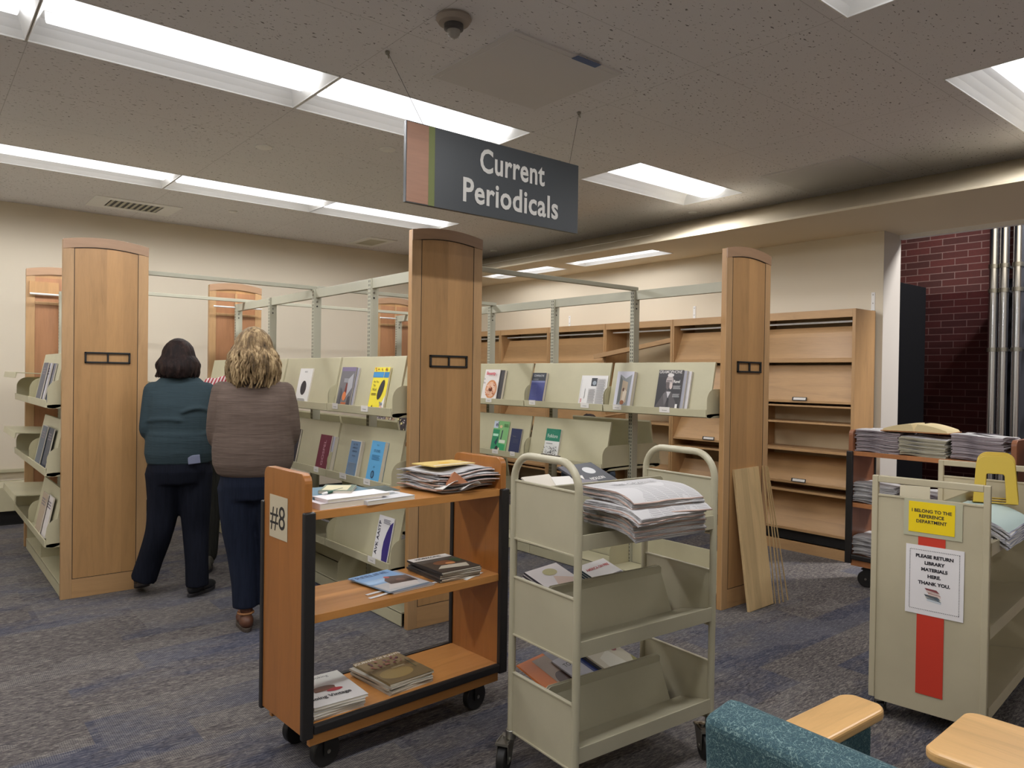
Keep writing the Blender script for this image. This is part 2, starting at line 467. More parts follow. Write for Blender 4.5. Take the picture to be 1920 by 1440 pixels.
struct(holed(XS1, 6.53, -3.2, 8.32, LZ, LTROF, M_soffit).build('ceiling'))
b = MB(); b.prism([(XS0, CZ), (XS1, LZ), (XS1+.012, LZ+.02), (XS0+.05, CZ+.02)], 'y', -3.2, 8.32, M_soffit); struct(b.build('trim_1'))
b = MB(); b.box(-3.3, 7.0, 8.3, 8.45, 0, 3.2, M_wall); struct(b.build('wall_back'))
b = MB(); b.box(-3.35, -3.2, -3.3, 8.45, 0, 3.2, M_wall); struct(b.build('wall_left'))
b = MB(); b.box(-3.3, 7.0, -3.35, -3.2, 0, 3.2, M_wall); struct(b.build('wall_front'))
b = MB(); b.box(XW, XW+.31, 2.78, 8.3, 0, LZ, M_wall)
b.quad([(XW, 2.779, 0), (XW+.31, 2.779, 0), (XW+.31, 2.779, LZ), (XW, 2.779, LZ)], M_pier); struct(b.build('wall_right'))
b = MB(); b.box(XW, XW+.31, -3.2, -.6, 0, LZ, M_wall); struct(b.build('wall_right'))
b = MB(); b.box(-3.2, 6.2, 8.285, 8.3, 0, .12, M_black); struct(b.build('baseboard_back', bevel=.003))
# glazed opening: head track, dark frame, added shade pane, brick lobby wall beyond
b = MB(); b.box(6.50, 6.56, -.6, 2.78, LZ-.035, LZ, M_white); b.box(6.53, 6.6, -.6, 2.78, LZ, 3.6, M_soffit); struct(b.build('trim_2'))
b = MB(); b.box(9.0, 9.2, -3, 7.5, 0, 4.6, M_brick); struct(b.build('wall_outer'))
b = MB(); b.box(6.5, 9.2, -3, 7.5, 4.6, 4.7, M_pier); struct(b.build('ceiling'))
b = MB(); b.box(6.53, 9.2, 7.4, 7.5, 0, 4.6, M_brick); b.box(6.53, 9.2, -3.1, -3, 0, 4.6, M_brick); struct(b.build('wall_outer'))

# ------------------------------------------------------------------ recessed lights
M_lens, nt, bs = newmat('lamp_lens')
bs.inputs['Base Color'].default_value = (.9, .9, .9, 1)
bs.inputs['Emission Color'].default_value = (.97, .97, 1.0, 1)
bs.inputs['Emission Strength'].default_value = LENS_GLOW
M_refl = plain('white_reflector', (238, 238, 236), .5)
TUBE = bpy.data.lights.new('tube_lamp', 'SPOT'); TUBE.energy = TUBE_POWER; TUBE.spot_size = R_(178); TUBE.spot_blend = .25; TUBE.shadow_soft_size = .05; TUBE.color = (.98, .975, .985)
TUBE_N = TUBE.copy(); TUBE_N.energy = TUBE_POWER*.26
TUBE_S = TUBE.copy(); TUBE_S.spot_size = R_(168); TUBE_S.spot_blend = .5
def troffer(x0, x1, y0, y1, z, label, narrow=False, along='x', group=None):
    L, W = (x1-x0, y1-y0) if along == 'x' else (y1-y0, x1-x0)
    root = thing('ceiling_light', label, 'ceiling light', ((x0+x1)/2, (y0+y1)/2, z), 0 if along == 'x' else R_(90), group)
    h = .11; hw, hl = W/2, L/2
    b = MB(); lw = W*.27
    prof = [(-hw, 0)] + [(-hw+(hw-lw)*t, h*math.sin(t*math.pi/2)**.8) for t in (.15, .35, .6, .85, 1)]
    for sg in (-1, 1):
        for (a, c) in zip(prof, prof[1:]):
            b.quad([(-hl, sg*a[0], a[1]), (hl, sg*a[0], a[1]), (hl, sg*c[0], c[1]), (-hl, sg*c[0], c[1])], M_refl)
    b.quad([(-hl, -lw, h), (hl, -lw, h), (hl, lw, h), (-hl, lw, h)], M_refl)
    for sg in (-1, 1):
        e = [(sg*hl, -hw, 0)] + [(sg*(hl-.05*min(1, p[1]/h)), -abs(p[0]), p[1]) for p in prof[1:]]
        e += [(p[0], -p[1], p[2]) for p in reversed(e)]
        b.quad(e, M_refl)
    b.box(-hl-.004, hl+.004, -hw-.004, hw+.004, .135, .142, M_refl)
    for sg in (-1, 1):
        b.box(-hl-.004, hl+.004, sg*hw-.002, sg*hw+.002, 0, .14, M_refl); b.box(sg*hl-.002, sg*hl+.002, -hw, hw, 0, .14, M_refl)
    b.build('reflector', root)
    f = MB(); e = .008
    for sg in (-1, 1):
        f.box(-hl-.002, hl+.002, sg*hw-e/2, sg*hw+e/2, -.003, .004, M_white); f.box(sg*hl-e/2, sg*hl+e/2, -hw, hw, -.003, .004, M_white)
    f.build('frame', root)
    ln = MB(); n = 12; pts = []
    for i in range(n+1):
        t = math.pi*i/n; pts.append((-lw*math.cos(t), h-.005-(h-.012)*math.sin(t)))
    el = hl-.055
    for (a, c) in zip(pts, pts[1:]):
        ln.quad([(-el, a[0], a[1]), (-el, c[0], c[1]), (el, c[0], c[1]), (el, a[0], a[1])], M_lens)
    o = ln.build('lens', root, smooth=True, angle=80)
    for k in range(3):
        l = bpy.data.objects.new('tube_lamp', TUBE_N if W < .4 else TUBE_S if x0 > 4 else TUBE); COL.objects.link(l); l.parent = root; l.location = ((k-1)*L*.32, 0, -.004)
    return root
def tlabel(i, h):
    near = {3: 'long recessed light right behind the hanging sign, end of the near row', 2: 'recessed light at top left, second in the near row',
            4: 'single recessed light just right of the hanging sign', 9: 'recessed light at the right end of the far row, above the centre panel',
            8: 'middle recessed light of the far row, left of the sign', 7: 'recessed light at the left edge, first seen in the far row',
            1: 'recessed light in the top left corner, cut off by the frame', 13: 'recessed light cut off by the top edge, right of the middle',
            14: 'recessed light at the right edge, cut off by the frame'}
    return near.get(i, None)
for i, h in enumerate(TROF):
    lb = tlabel(i, h)
    troffer(*h, CZ, lb or 'recessed ceiling light outside the photograph', group=None if lb else 'recessed lights outside the frame')
ll = ['narrow recessed light nearer the camera under the lowered ceiling', 'narrow recessed light farther back under the lowered ceiling']
for i, h in enumerate(LTROF):
    troffer(*h, LZ, ll[i] if i < 2 else 'recessed ceiling light outside the photograph', along='y', group=None if i < 2 else 'recessed lights outside the frame')

# lobby lamp beyond the glass
lt = thing('lobby_light', 'lobby ceiling lamp beyond the glazing', 'ceiling light', (8.0, 1.2, 4.5))
b = MB(); b.box(-.6, .6, -.15, .15, 0, .06, M_white); b.build('housing', lt)
ld = bpy.data.lights.new('lobby_lamp', 'AREA'); ld.shape = 'RECTANGLE'; ld.size = 1.1; ld.size_y = .25; ld.energy = HALL_POWER; ld.color = (1, .97, .95)
lo = bpy.data.objects.new('bulb', ld); COL.objects.link(lo); lo.parent = lt; lo.location = (0, 0, -.01)
# brick lobby: black partition, dark pane added for the shade on the lower brick, conduits
M_shade, nt, bs = newmat('shade_tint')
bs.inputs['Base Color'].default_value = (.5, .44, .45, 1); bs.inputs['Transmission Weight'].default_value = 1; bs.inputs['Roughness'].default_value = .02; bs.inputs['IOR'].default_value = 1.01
M_blackpanel = plain('black_door_paint', (9, 9, 12), .8, 0, .06)
t = thing('black_door', 'tall black open door leaf behind the wall end, in front of the brick', 'door', (6.62, 3.02, 0))
b = MB(); b.box(0, 1.05, 0, .05, .02, 2.37, M_blackpanel); b.build('door_leaf', t, bevel=.004)
b = MB(); b.box(.30, .47, -.004, 0, .3, 1.88, plain('door_window_glass', (66, 70, 82), .3)); b.build('vision_panel', t)
t = thing('shade_screen', 'added dark pane standing in for shade on the lower brick, left of the pipes', 'screen', (8.75, 2.9, 0))
b = MB(); b.box(0, .012, -.25, .75, .05, 2.42, M_shade); b.build('shade_pane', t)  # added tinted pane, its top edge set as the shadow line on the brick
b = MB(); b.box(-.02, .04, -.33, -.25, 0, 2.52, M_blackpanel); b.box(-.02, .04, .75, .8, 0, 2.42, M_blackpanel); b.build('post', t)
M_chrome = plain('galvanised_conduit', (196, 198, 202), .22, 1.0)
b = MB(); b.box(8.78, 8.98, -1.6, 2.62, 0, 4.5, plain('dark_column_paint', (58, 60, 68), .6)); tag(b.build('dark_column'), 'dark slate column behind the vertical pipes at the right edge', 'column')
for i, y in enumerate((2.645, 2.555, 2.44, 2.22)):
    r = .040 if i < 2 else .042
    lb = ['leftmost of the vertical galvanised pipes at the right edge', 'second vertical galvanised pipe from the left', 'vertical galvanised pipe nearest the right edge of the photo', 'vertical galvanised pipe outside the frame'][i]
    t = thing('conduit_pipe', lb, 'pipe', (8.3, y, 0), group=None)
    b = MB(); b.cyl((0, 0, 0), (0, 0, 4.5), r, M_chrome, 24); b.build('pipe', t, smooth=True)
    for zc in (2.6, 2.36, 1.78):
        b = MB(); b.cyl((0, 0, zc-.02), (0, 0, zc+.02), r+.006, M_steel, 24); b.box(.02, .40, -.012, .012, zc-.01, zc+.01, M_black); b.build('clamp', t, smooth=True)

# ceiling fittings
def disc(x, y, r, label, name='ceiling_speaker', z=CZ):
    b = MB(); b.lathe([(0.0001, 0), (r, 0), (r, -.006), (r*.8, -.012), (.0001, -.012)], M_white, 28, T3(x, y, z))
    tag(b.build(name, smooth=True), label, 'ceiling fitting')
disc(1.90, 5.03, .055, 'round white disc on the ceiling between the two light rows', 'sprinkler_cover')
disc(2.56, 4.50, .055, 'round white disc half hidden by the left edge of the sign', 'sprinkler_cover')
disc(2.44, 7.24, .04, 'small white disc on the ceiling near the left vent', 'sprinkler_cover')
disc(5.664, 4.282, .04, 'small grey disc right of the single light by the lowered ceiling', 'sprinkler_cover')
disc(5.631, 7.246, .045, 'small grey disc above and right of the centre panel', 'sprinkler_cover')
t = thing('motion_sensor', 'round ceiling sensor with a small glass dome at the top', 'sensor', (1.83, 2.66, CZ))
b = MB(); b.lathe([(.0001, 0), (.072, 0), (.078, -.012), (.066, -.03), (.042, -.035), (.0001, -.035)], plain('sensor_plastic', (150, 140, 132), .5)); b.build('base', t, smooth=True)
b = MB(); b.lathe([(.0001, -.03), (.042, -.035), (.042, -.055), (.03, -.06), (.0001, -.06)], plain('sensor_ring', (70, 68, 70), .4)); b.build('ring', t, smooth=True)
b = MB(); b.ball((0, 0, -.06), (.03, .03, .035), plain('sensor_dome', (150, 146, 142), .15)); b.build('dome', t, smooth=True)
def vent(x0, x1, y0, y1, label, z=CZ):
    t = thing('ceiling_vent', label, 'vent', ((x0+x1)/2, (y0+y1)/2, z)); hx, hy = (x1-x0)/2, (y1-y0)/2
    b = MB(); ix, iy = hx*.62, hy*.62
    for (a, c, d, e) in ((-hx, hx, -hy, -iy), (-hx, hx, iy, hy), (-hx, -ix, -iy, iy), (ix, hx, -iy, iy)): b.box(a, c, d, e, -.008, .002, M_white)
    b.build('frame', t, bevel=.002)
    b = MB(); b.box(-ix, ix, -iy, iy, -.002, -.001, M_black); b.build('duct', t)
    for k in range(9):
        x = -ix+2*ix*(k+.5)/9
        b = MB(); b.box(x-.012, x+.012, -iy, iy, -.007, -.004, M_frame); b.build('slat', t)
vent(1.30, 2.03, 7.41, 7.91, 'white slatted ceiling vent at the left, near the back wall')
vent(4.05, 4.40, 7.48, 8.08, 'small grey ceiling vent left of the centre panel')
def hatch(x0, x1, y0, y1, label, tape=False):
    t = thing('ceiling_hatch', label, 'access panel', ((x0+x1)/2, (y0+y1)/2, CZ)); hx, hy = (x1-x0)/2, (y1-y0)/2
    mt = plain('hatch_paint', (208, 206, 206), .7)
    b = MB(); b.box(-hx, hx, -hy, hy, -.008, .002, mt); b.build('frame', t)
    b = MB(); b.box(-hx+.03, hx-.03, -hy+.03, hy-.03, -.010, -.006, mt); b.build('door_panel', t, bevel=.002)
    if tape:
        b = MB(); b.box(.03, .19, -hy-.012, -hy+.032, -.0125, -.0105, plain('blue_tape', (72, 96, 140), .6)); b.build('blue_tape', t)
hatch(2.10, 2.81, 2.575, 3.25, 'square ceiling hatch with a strip of blue tape', True)
hatch(5.02, 5.72, 2.48, 3.17, 'square ceiling hatch beside the lowered ceiling at right')

# baseboard heater along the back wall
t = thing('baseboard_heater', 'cream baseboard heater along the back wall at far left', 'heater', (-.6, 8.28, 0))
b = MB(); b.prism([(0, .14), (-.10, .14), (-.10, .36), (-.07, .415), (0, .415)], 'x', -2.4, 2.0, M_cream); b.build('cover', t, bevel=.004)
b = MB(); b.box(-2.4, 2.0, -.03, 0, .49, .52, M_cream); b.build('rail', t, bevel=.003)
b = MB(); b.box(-2.4, 2.0, -.02, 0, 0, .14, M_black); b.build('recess', t)

# ================================================================== hanging sign
M_sign = plain('charcoal_sign', (62, 66, 70), .4)
t = thing('hanging_sign', 'hanging charcoal sign reading Current Periodicals', 'sign', (1.804, 3.0, 2.258))
b = MB(); b.box(0, 1.122, 0, .02, 0, .381, M_sign); b.box(.004, .125, -.002, .001, .004, .377, wood('sign_wood', (158, 116, 92), 'x', 'z', .3, .45, .1)); b.box(.125, .160, -.0022, .001, .002, .379, plain('olive_stripe', (108, 116, 62), .5))
b.build('board', t, bevel=.001)
b = MB(); fr = frame((0, -.003, 0), (1, 0, 0), (0, 0, 1))
M_sil = plain('silver_lettering', (205, 203, 198), .5)
b.text('Current', .166, M_sil, fr @ T3(.645, .272, 0), .0035, sx=.76, spacing=1.05); b.text('Periodicals', .166, M_sil, fr @ T3(.645, .108, 0), .0035, sx=.85, spacing=1.05); b.build('lettering', t)
for (x0, x1, y1) in ((.10, -.02, .15), (1.06, 1.236, .12)):
    b = MB(); b.tube([(x0, .01, .381), (x1, y1, .741)], .0012, M_black, 6); b.build('wire', t)
    b = MB(); b.ball((x1, y1, .735), .012, M_steel); b.tube([(x1, y1, .735), (x1+.01, y1, .71)], .004, M_steel, 6); b.build('hook', t, smooth=True)

# ================================================================== shelving ranges
PZ = 2.30
def end_panel(root, x, y, far=False, holder=True):
    W = .495; hw = W/2
    p = bpy.data.objects.new('end_panel', None)
    def arch(u, base=0.0): return PZ - .028*(u/hw)**2 - base
    s = -1
    n = 14
    us = [-hw + W*i/n for i in range(n+1)]
    b = MB()
    # body slab up to arch
    poly = [(-hw, 0), (hw, 0)] + [(u, arch(u, .002)) for u in reversed(us)]
    y0, y1 = (0, .032)
    b.prism(poly, 'y', y0, y1, M_maple_v)
    o = b.build('end_panel', root, bevel=.0015, loc=(x, y, 0))
    fy = -.006 if not far else -.008
    bt = MB()
    ft = .0
    st = .062
    # raised stiles and bottom rail in front face
    bt.box(-hw, -hw+st, fy, 0, 0, arch(hw)-.055, M_maple_edge); bt.box(hw-st, hw, fy, 0, 0, arch(hw)-.055, M_maple_edge)
    bt.build('stiles', o, bevel=.0012)
    bt = MB(); bt.box(-hw+st, hw-st, fy, 0, 0, .125, wood('maple_rail', (182, 144, 100), 'x', 'z', 1.0)); bt.build('bottom_rail', o, bevel=.0012)
    bt = MB(); us2 = us
    low = [(u, arch(u)-.062) for u in us2]; top = [(u, arch(u)) for u in reversed(us2)]
    bt.prism(low+top, 'y', fy-.003, .0, M_maple_arch); bt.build('arched_cap', o, bevel=.001)
    if not far:
        g = MB()
        g.box(-hw+st, -hw+st+.003, fy-.0005, 0, .125, arch(hw)-.055, M_dark_gap); g.box(hw-st-.003, hw-st, fy-.0005, 0, .125, arch(hw)-.055, M_dark_gap)
        g.box(-hw+st, hw-st, fy-.0005, 0, .122, .125, M_dark_gap)
        g.box(-hw+st+.003, hw-st-.003, fy+.001, 0, .125, arch(hw)-.055, M_maple_v)
        g.prism([(u*.75, arch(u*.75)-.062) for u in us] + [(u*.75, arch(u*.75)-.065) for u in reversed(us)], 'y', fy-.0006, 0, M_dark_gap)
        g.build('centre_board', o)
        if holder:
            h = MB(); a, c, z0, z1, e = -.125, .14, 1.495, 1.567, .011
            for (p0, p1, q0, q1) in ((a, c, z0, z0+e), (a, c, z1-e, z1), (a, a+e, z0, z1), (c-e, c, z0, z1), ((a+c)/2-.005, (a+c)/2+.005, z0, z1)):
                h.box(p0, p1, fy-.012, fy, q0, q1, M_black)
            h.build('label_holder', o, bevel=.002)
    else:
        g = MB(); g.box(-hw+st, hw-st, -.003, 0, .125, 2.205, wood('inner_panel', (172, 124, 88), 'z', 'x', .1))
        g.box(-hw+st, hw-st, -.016, 0, 1.985, 2.01, M_maple_edge); g.build('centre_board', o)
        r = MB(); r.cyl((-hw+.02, -.07, 2.065), (hw-.02, -.07, 2.065), .008, M_white, 10); r.build('rod', o)
        r = MB(); r.box(-hw+.02, -.02, -.03, -.004, 2.07, 2.17, M_maple_v) if x < 1.2 else r.box(-.01, .01, -.012, -.002, 2.0, 2.2, M_maple_edge)
        r.build('cleat', o)
    return o
def post(root, cx, y):
    p = MB(); p.box(-.03, .03, -.019, .019, 0.02, 2.095, M_slot)
    o = p.build('post', root, loc=(cx, y, 0))
    q = MB(); q.cyl((-.004, -.019, 2.0), (-.004, -.022, 2.0), .007, M_steel, 10); q.cyl((-.004, -.019, 1.965), (-.004, -.022, 1.965), .006, M_black, 10); q.build('bolt', o)
def display(root, cx, y0, y1, zl, side, opened=False, bracket_near=True, label_at=()):
    # side -1 faces -X. profile in (outward u, z)
    def X(u): return cx - u if side < 0 else cx + u
    def bx(b, u0, u1, a, c, z0, z1, mat=M_cream):
        xa, xb = sorted((X(u0), X(u1))); b.box(xa, xb, a, c, z0, z1, mat)
    ya, yb = y0+.006, y1-.006
    b = MB()
    # tray: pan from post to lip, slightly dished
    prof = [(.03, zl+.0), (.03, zl+.012), (.285, zl+.008), (.318, zl+.004), (.322, zl+.036), (.330, zl+.036), (.328, zl-.012), (.28, zl-.020), (.24, zl-.006)]
    pp = [(X(u), z) for u, z in prof]
    b.prism(pp, 'y', ya, yb, M_cream)
    if not opened:
        pl = [(.287, zl+.012), (.222, zl+.335), (.212, zl+.337), (.208, zl+.325), (.277, zl+.010)]
        b.prism([(X(u), z) for u, z in pl], 'y', ya+.008, yb-.008, M_cream)
    else:
        pl = [(.07, zl+.185), (.39, zl+.20), (.40, zl+.165), (.405, zl+.165), (.398, zl+.208), (.07, zl+.192)]
        b.prism([(X(u), z) for u, z in pl], 'y', ya+.008, yb-.008, M_cream)
    o = b.build('display_shelf', root, bevel=.0012)
    for yy in (ya, yb-.002):
        k = MB(); R = .075
        pr = [(.02, zl-.02), (.312, zl-.018), (.318, zl-.01), (.318, zl+.09)]
        for i in range(7):
            a = math.pi/2*i/6; pr.append((.318-R+R*math.cos(a), zl+.09+R*math.sin(a)))
        pr += [(.02, zl+.165)]
        k.prism([(X(u), z) for u, z in pr], 'y', yy, yy+.002, M_cream)
        k.cyl((X(.2), yy-.002 if yy == ya else yy+.001, zl+.12), (X(.2), yy+.004, zl+.12), .009, M_cream, 12)
        k.build('bracket', o, bevel=.0006)
    for yc, wd in label_at:
        k = MB(); xx = X(.3305); k.box(min(xx, xx-.001 if side < 0 else xx+.001), max(xx, xx-.001 if side < 0 else xx+.001), yc-wd/2, yc+wd/2, zl+.004, zl+.040, M_paper)
        if side < 0: k.text('Periodical', .010, ink((70, 70, 70)), frame((xx-.0016, yc, zl+.018), (0, -1, 0), (0, 0, 1)))
        k.build('shelf_label', o)
    return o
def shelving(name, label, cx, px, y_front, y_posts, units, has_far=True):
    root = thing('shelving_range', label, 'shelving', (0, 0, 0))
    end_panel(root, px, y_front-.0, False)
    if has_far:
        o = end_panel(root, px, y_posts[-1]+.09, True)
    for y in y_posts: post(root, cx, y)
    for a, c in zip(y_posts, y_posts[1:]):
        r = MB(); r.box(cx-.016, cx+.016, a+.017, c-.017, 2.03, 2.095, M_frame); r.box(cx-.016, cx+.016, a-.017, c+.017, 2.094, 2.098, M_frame); r.build('top_rail', root, bevel=.002)
    for a, c in zip(y_posts, y_posts[1:]):
        k = MB()
        for sg in (-1, 1):
            xa, xb = sorted((cx+sg*.02, cx+sg*.245))
            k.box(xa, xb, a+.002, c-.002, .075, .085, M_cream)
            xa, xb = sorted((cx+sg*.237, cx+sg*.245)); k.box(xa, xb, a+.002, c-.002, 0.004, .083, M_cream)
        k.box(cx-.004, cx+.004, a+.017, c-.017, .08, .30, M_cream)
        o = k.build('base_shelf', root, bevel=.002)
        for sg in (-1, 1):
            d = MB(); d.prism([(cx+sg*.02, .085), (cx+sg*.24, .085), (cx+sg*.24, .2), (cx+sg*.2, .26), (cx+sg*.02, .26)], 'y', c-.006, c-.004, M_cream); d.build('divider', o)
    for u in units: display(root, cx, *u[:-1], **u[-1])
    return root
TZ = (1.222, .790, .340)
Y1 = [5.45, 6.31, 7.10]; Y2 = [3.66, 4.485, 5.375, 6.26, 7.10]; Y3 = [2.80, 3.69, 4.565, 5.43, 6.31, 7.10]
u1 = [];
for z in TZ: u1.append((Y1[0], Y1[1], z, -1, {})); u1.append((Y1[1], Y1[2], z, -1, dict(opened=True)))
u1.append((Y1[0], Y1[1], TZ[0], 1, {})); u1.append((Y1[1], Y1[2], TZ[0], 1, {})); u1.append((Y1[0], Y1[1], TZ[1], 1, {}))
shelving('range', 'shelving range at far left behind the leftmost wooden end panel', 1.015, 1.013, 5.382, Y1, u1)
u2 = [(Y2[0]-.0, Y2[1], TZ[0], -1, dict(label_at=((4.36, .075), (3.97, .085)))), (Y2[1], Y2[2], TZ[0], -1, {}), (Y2[2], Y2[3], TZ[0], -1, {}), (Y2[3], Y2[4], TZ[0], -1, {}),
      (Y2[0], Y2[1], TZ[1], -1, dict(label_at=((4.24, .09), (3.93, .08)))), (Y2[1], Y2[2], TZ[1], -1, dict(label_at=((4.63, .07),))), (Y2[2], Y2[3], TZ[1], -1, {}), (Y2[3], Y2[4], TZ[1], -1, {}),
      (Y2[0], Y2[1], TZ[2], -1, dict(label_at=((3.86, .09),))), (Y2[1], Y2[2], TZ[2], -1, dict(opened=True)), (Y2[2], Y2[3], TZ[2], -1, {}),
      (Y2[1], Y2[2], TZ[1], 1, {}), (Y2[2], Y2[3], TZ[1], 1, {}), (Y2[1], Y2[2], TZ[2], 1, {})]
shelving('range', 'shelving range behind the centre wooden end panel', 2.455, 2.459, 3.60, Y2, u2)
u3 = [(Y3[0], Y3[1], TZ[0], -1, dict(label_at=((3.55, .08), (3.13, .085)))), (Y3[1], Y3[2], TZ[0], -1, dict(label_at=((4.46, .075), (3.87, .085)))), (Y3[2], Y3[3], TZ[0], -1, dict(label_at=((5.03, .08),))), (Y3[3], Y3[4], TZ[0], -1, {}), (Y3[4], Y3[5], TZ[0], -1, {}),
      (Y3[1], Y3[2], TZ[1], -1, {}), (Y3[2], Y3[3], TZ[1], -1, dict(label_at=((4.93, .08), (4.70, .06)))), (Y3[3], Y3[4], TZ[1], -1, {}), (Y3[4], Y3[5], TZ[1], -1, {}),
      (Y3[1], Y3[2], TZ[1], 1, {}), (Y3[3], Y3[4], TZ[2], 1, {})]
shelving('range', 'shelving range behind the right wooden end panel', 4.205, 4.212, 2.735, Y3, u3)
def tie(x0, x1, y, label):
    b = MB(); b.box(x0, x1, y-.02, y+.02, 2.098, 2.126, M_frame); tag(b.build('tie_bar', bevel=.002), label, 'metal bar')
tie(1.262, 2.47, 5.43, 'metal tie bar from the left end panel to the centre range, nearest')
tie(.99, 2.47, 6.90, 'metal tie bar between left and centre ranges, near the back wall')
tie(2.47, 4.22, 5.40, 'metal tie bar between centre and right ranges, middle one')
tie(2.47, 4.22, 6.90, 'metal tie bar between centre and right ranges, near the back wall')
tie(2.47, 4.22, 3.69, 'metal tie bar right of the centre panel, above the magazines')

# ================================================================== maple bookcases along the right wall
M_bc_h = wood('bookcase_board', (186, 148, 104), 'y', 'z', .14, .4, .07)
M_bc_side = wood('bookcase_side', (180, 142, 98), 'z', 'x', .2, .4, .05)
def sloped(b, u0, z0, u1, z1, a, c, th=.018, mat=None):
    b.prism([(u0, z0), (u1, z1), (u1+.012, z1-.004), (u0+.012, z0-.012)], 'y', a, c, mat or M_bc_h)
def bookcase(y0, label, kind):
    y1 = y0+.905; D = .34; H = 2.03
    t = thing('periodical_bookcase', label, 'bookcase', (5.84, y0, 0))
    L = y1-y0-.002
    for a, c in ((0, .026), (L-.016, L)):
        b = MB(); b.box(0, D, a, c, 0, H, M_bc_side); b.build('side_panel', t, bevel=.0015)
    b = MB(); b.box(.02, D, .026, L-.016, H-.02, H, M_bc_h); b.box(0, .02, .026, L-.016, H-.065, H, M_bc_h); b.build('top_board', t, bevel=.001)
    b = MB(); b.box(0, .02, .026, L-.016, 0.0, .083, M_bc_h); b.box(.06, .08, .026, L-.016, .083, .18, M_dark_gap); b.build('plinth', t)
    b = MB(); b.box(D-.012, D, .026, L-.016, .0, H-.02, M_maple_back); b.build('back_board', t)
    a, c = .027, L-.017
    def shelf(z, th=.018, u0=.01, u1=None):
        b = MB(); b.box(u0, D-.013 if u1 is None else u1, a, c, z-th, z, M_bc_h); return b.build('shelf', t, bevel=.001)
    def slope(u0, z0, u1, z1, lip=True, lab=False):
        b = MB(); sloped(b, u0, z0, u1, z1, a, c)
        if lip: b.box(u0-.012, u0+.0, a, c, z0-.018, z0+.004, M_bc_h)
        o = b.build('sloped_board', t, bevel=.001)
        if lab:
            k = MB(); T = frame((u0-.014, L*.52, z0+.014), (0, -1, 0), (.3, 0, 1)); k.box(-.065, .065, -.015, .015, 0, .004, M_black, T); k.box(-.052, .058, -.010, .010, .004, .005, M_paper, T); k.build('label_holder', o)
    b = MB(); b.box(.10, .12, a, c, 1.93, 1.945, M_white); b.build('rod', t)
    if kind != 'open':
        slope(.03, 1.635, .14, 1.90); shelf(1.622, .02)
        slope(.02, 1.28, .10, 1.56, True, kind == 'near'); b = MB(); b.box(.098, .11, a, c, 1.44, 1.58, M_bc_h); b.build('filler_board', t)
        shelf(1.242, .014)
    if kind == 'near':
        shelf(1.10, .015, .03); shelf(.87, .02)
        slope(.03, .59, .24, .80, True, True); shelf(.517, .016)
        slope(.03, .19, .22, .47)
    elif kind == 'open':
        shelf(1.0); shelf(.55)
    else:
        slope(.02, .88, .16, 1.12, True, True); shelf(.80, .016); slope(.03, .40, .2, .66); shelf(.36, .016)
    return t
kinds = [('near', 'maple periodical bookcase at the right end, beside the wall corner'), ('mid', 'maple bookcase second from the right, behind the right end panel'),
         ('open', 'maple bookcase with a missing shelf and a loose slanting board'), ('mid', 'maple bookcase left of the one with the slanting board'),
         ('mid', 'maple bookcase second from the back corner'), ('mid', 'maple bookcase nearest the back corner')]
for i, (k, lb) in enumerate(kinds): bookcase(2.82+.9075*i, lb, k)
b = MB(); T = frame((5.93, 4.67, 1.835), (-.30, 1, -.20), (1, .30, 0)); T = T @ Matrix.Diagonal((1, 1, -1, 1)) if T.to_3x3().col[2].z < 0 else T; b.box(0, .92, 0, .19, 0, .016, M_bc_h, T); b.box(0, .92, -.012, 0, -.015, .03, M_bc_h, T)
tag(b.build('loose_shelf_board', bevel=.001), 'loose maple shelf board lying at a slant across the open bookcase', 'board')
b = MB(); T = frame((5.93, 4.70, 1.18), (-.26, 1, -.17), (1, .26, 0)); b.box(0, .80, 0, .18, 0, .016, M_bc_h, T)
tag(b.build('loose_shelf_board', bevel=.001), 'second loose slanting board lower in the open bookcase', 'board')
for y, lb in ((2.86, 'small white wall bracket above the right end of the bookcases'), (4.66, 'small white wall bracket above the middle bookcases'), (6.49, 'small white wall bracket farthest back above the bookcases')):
    b = MB(); b.box(XW-.004, XW, y-.015, y+.015, 2.04, 2.19, M_white); b.box(XW-.05, XW-.004, y-.015, y+.015, 2.036, 2.04, M_white)
    b.cyl((XW-.006, y, 2.17), (XW-.003, y, 2.17), .005, M_steel, 8); b.cyl((XW-.006, y, 2.10), (XW-.003, y, 2.10), .005, M_steel, 8)
    tag(b.build('wall_bracket'), lb, 'bracket')

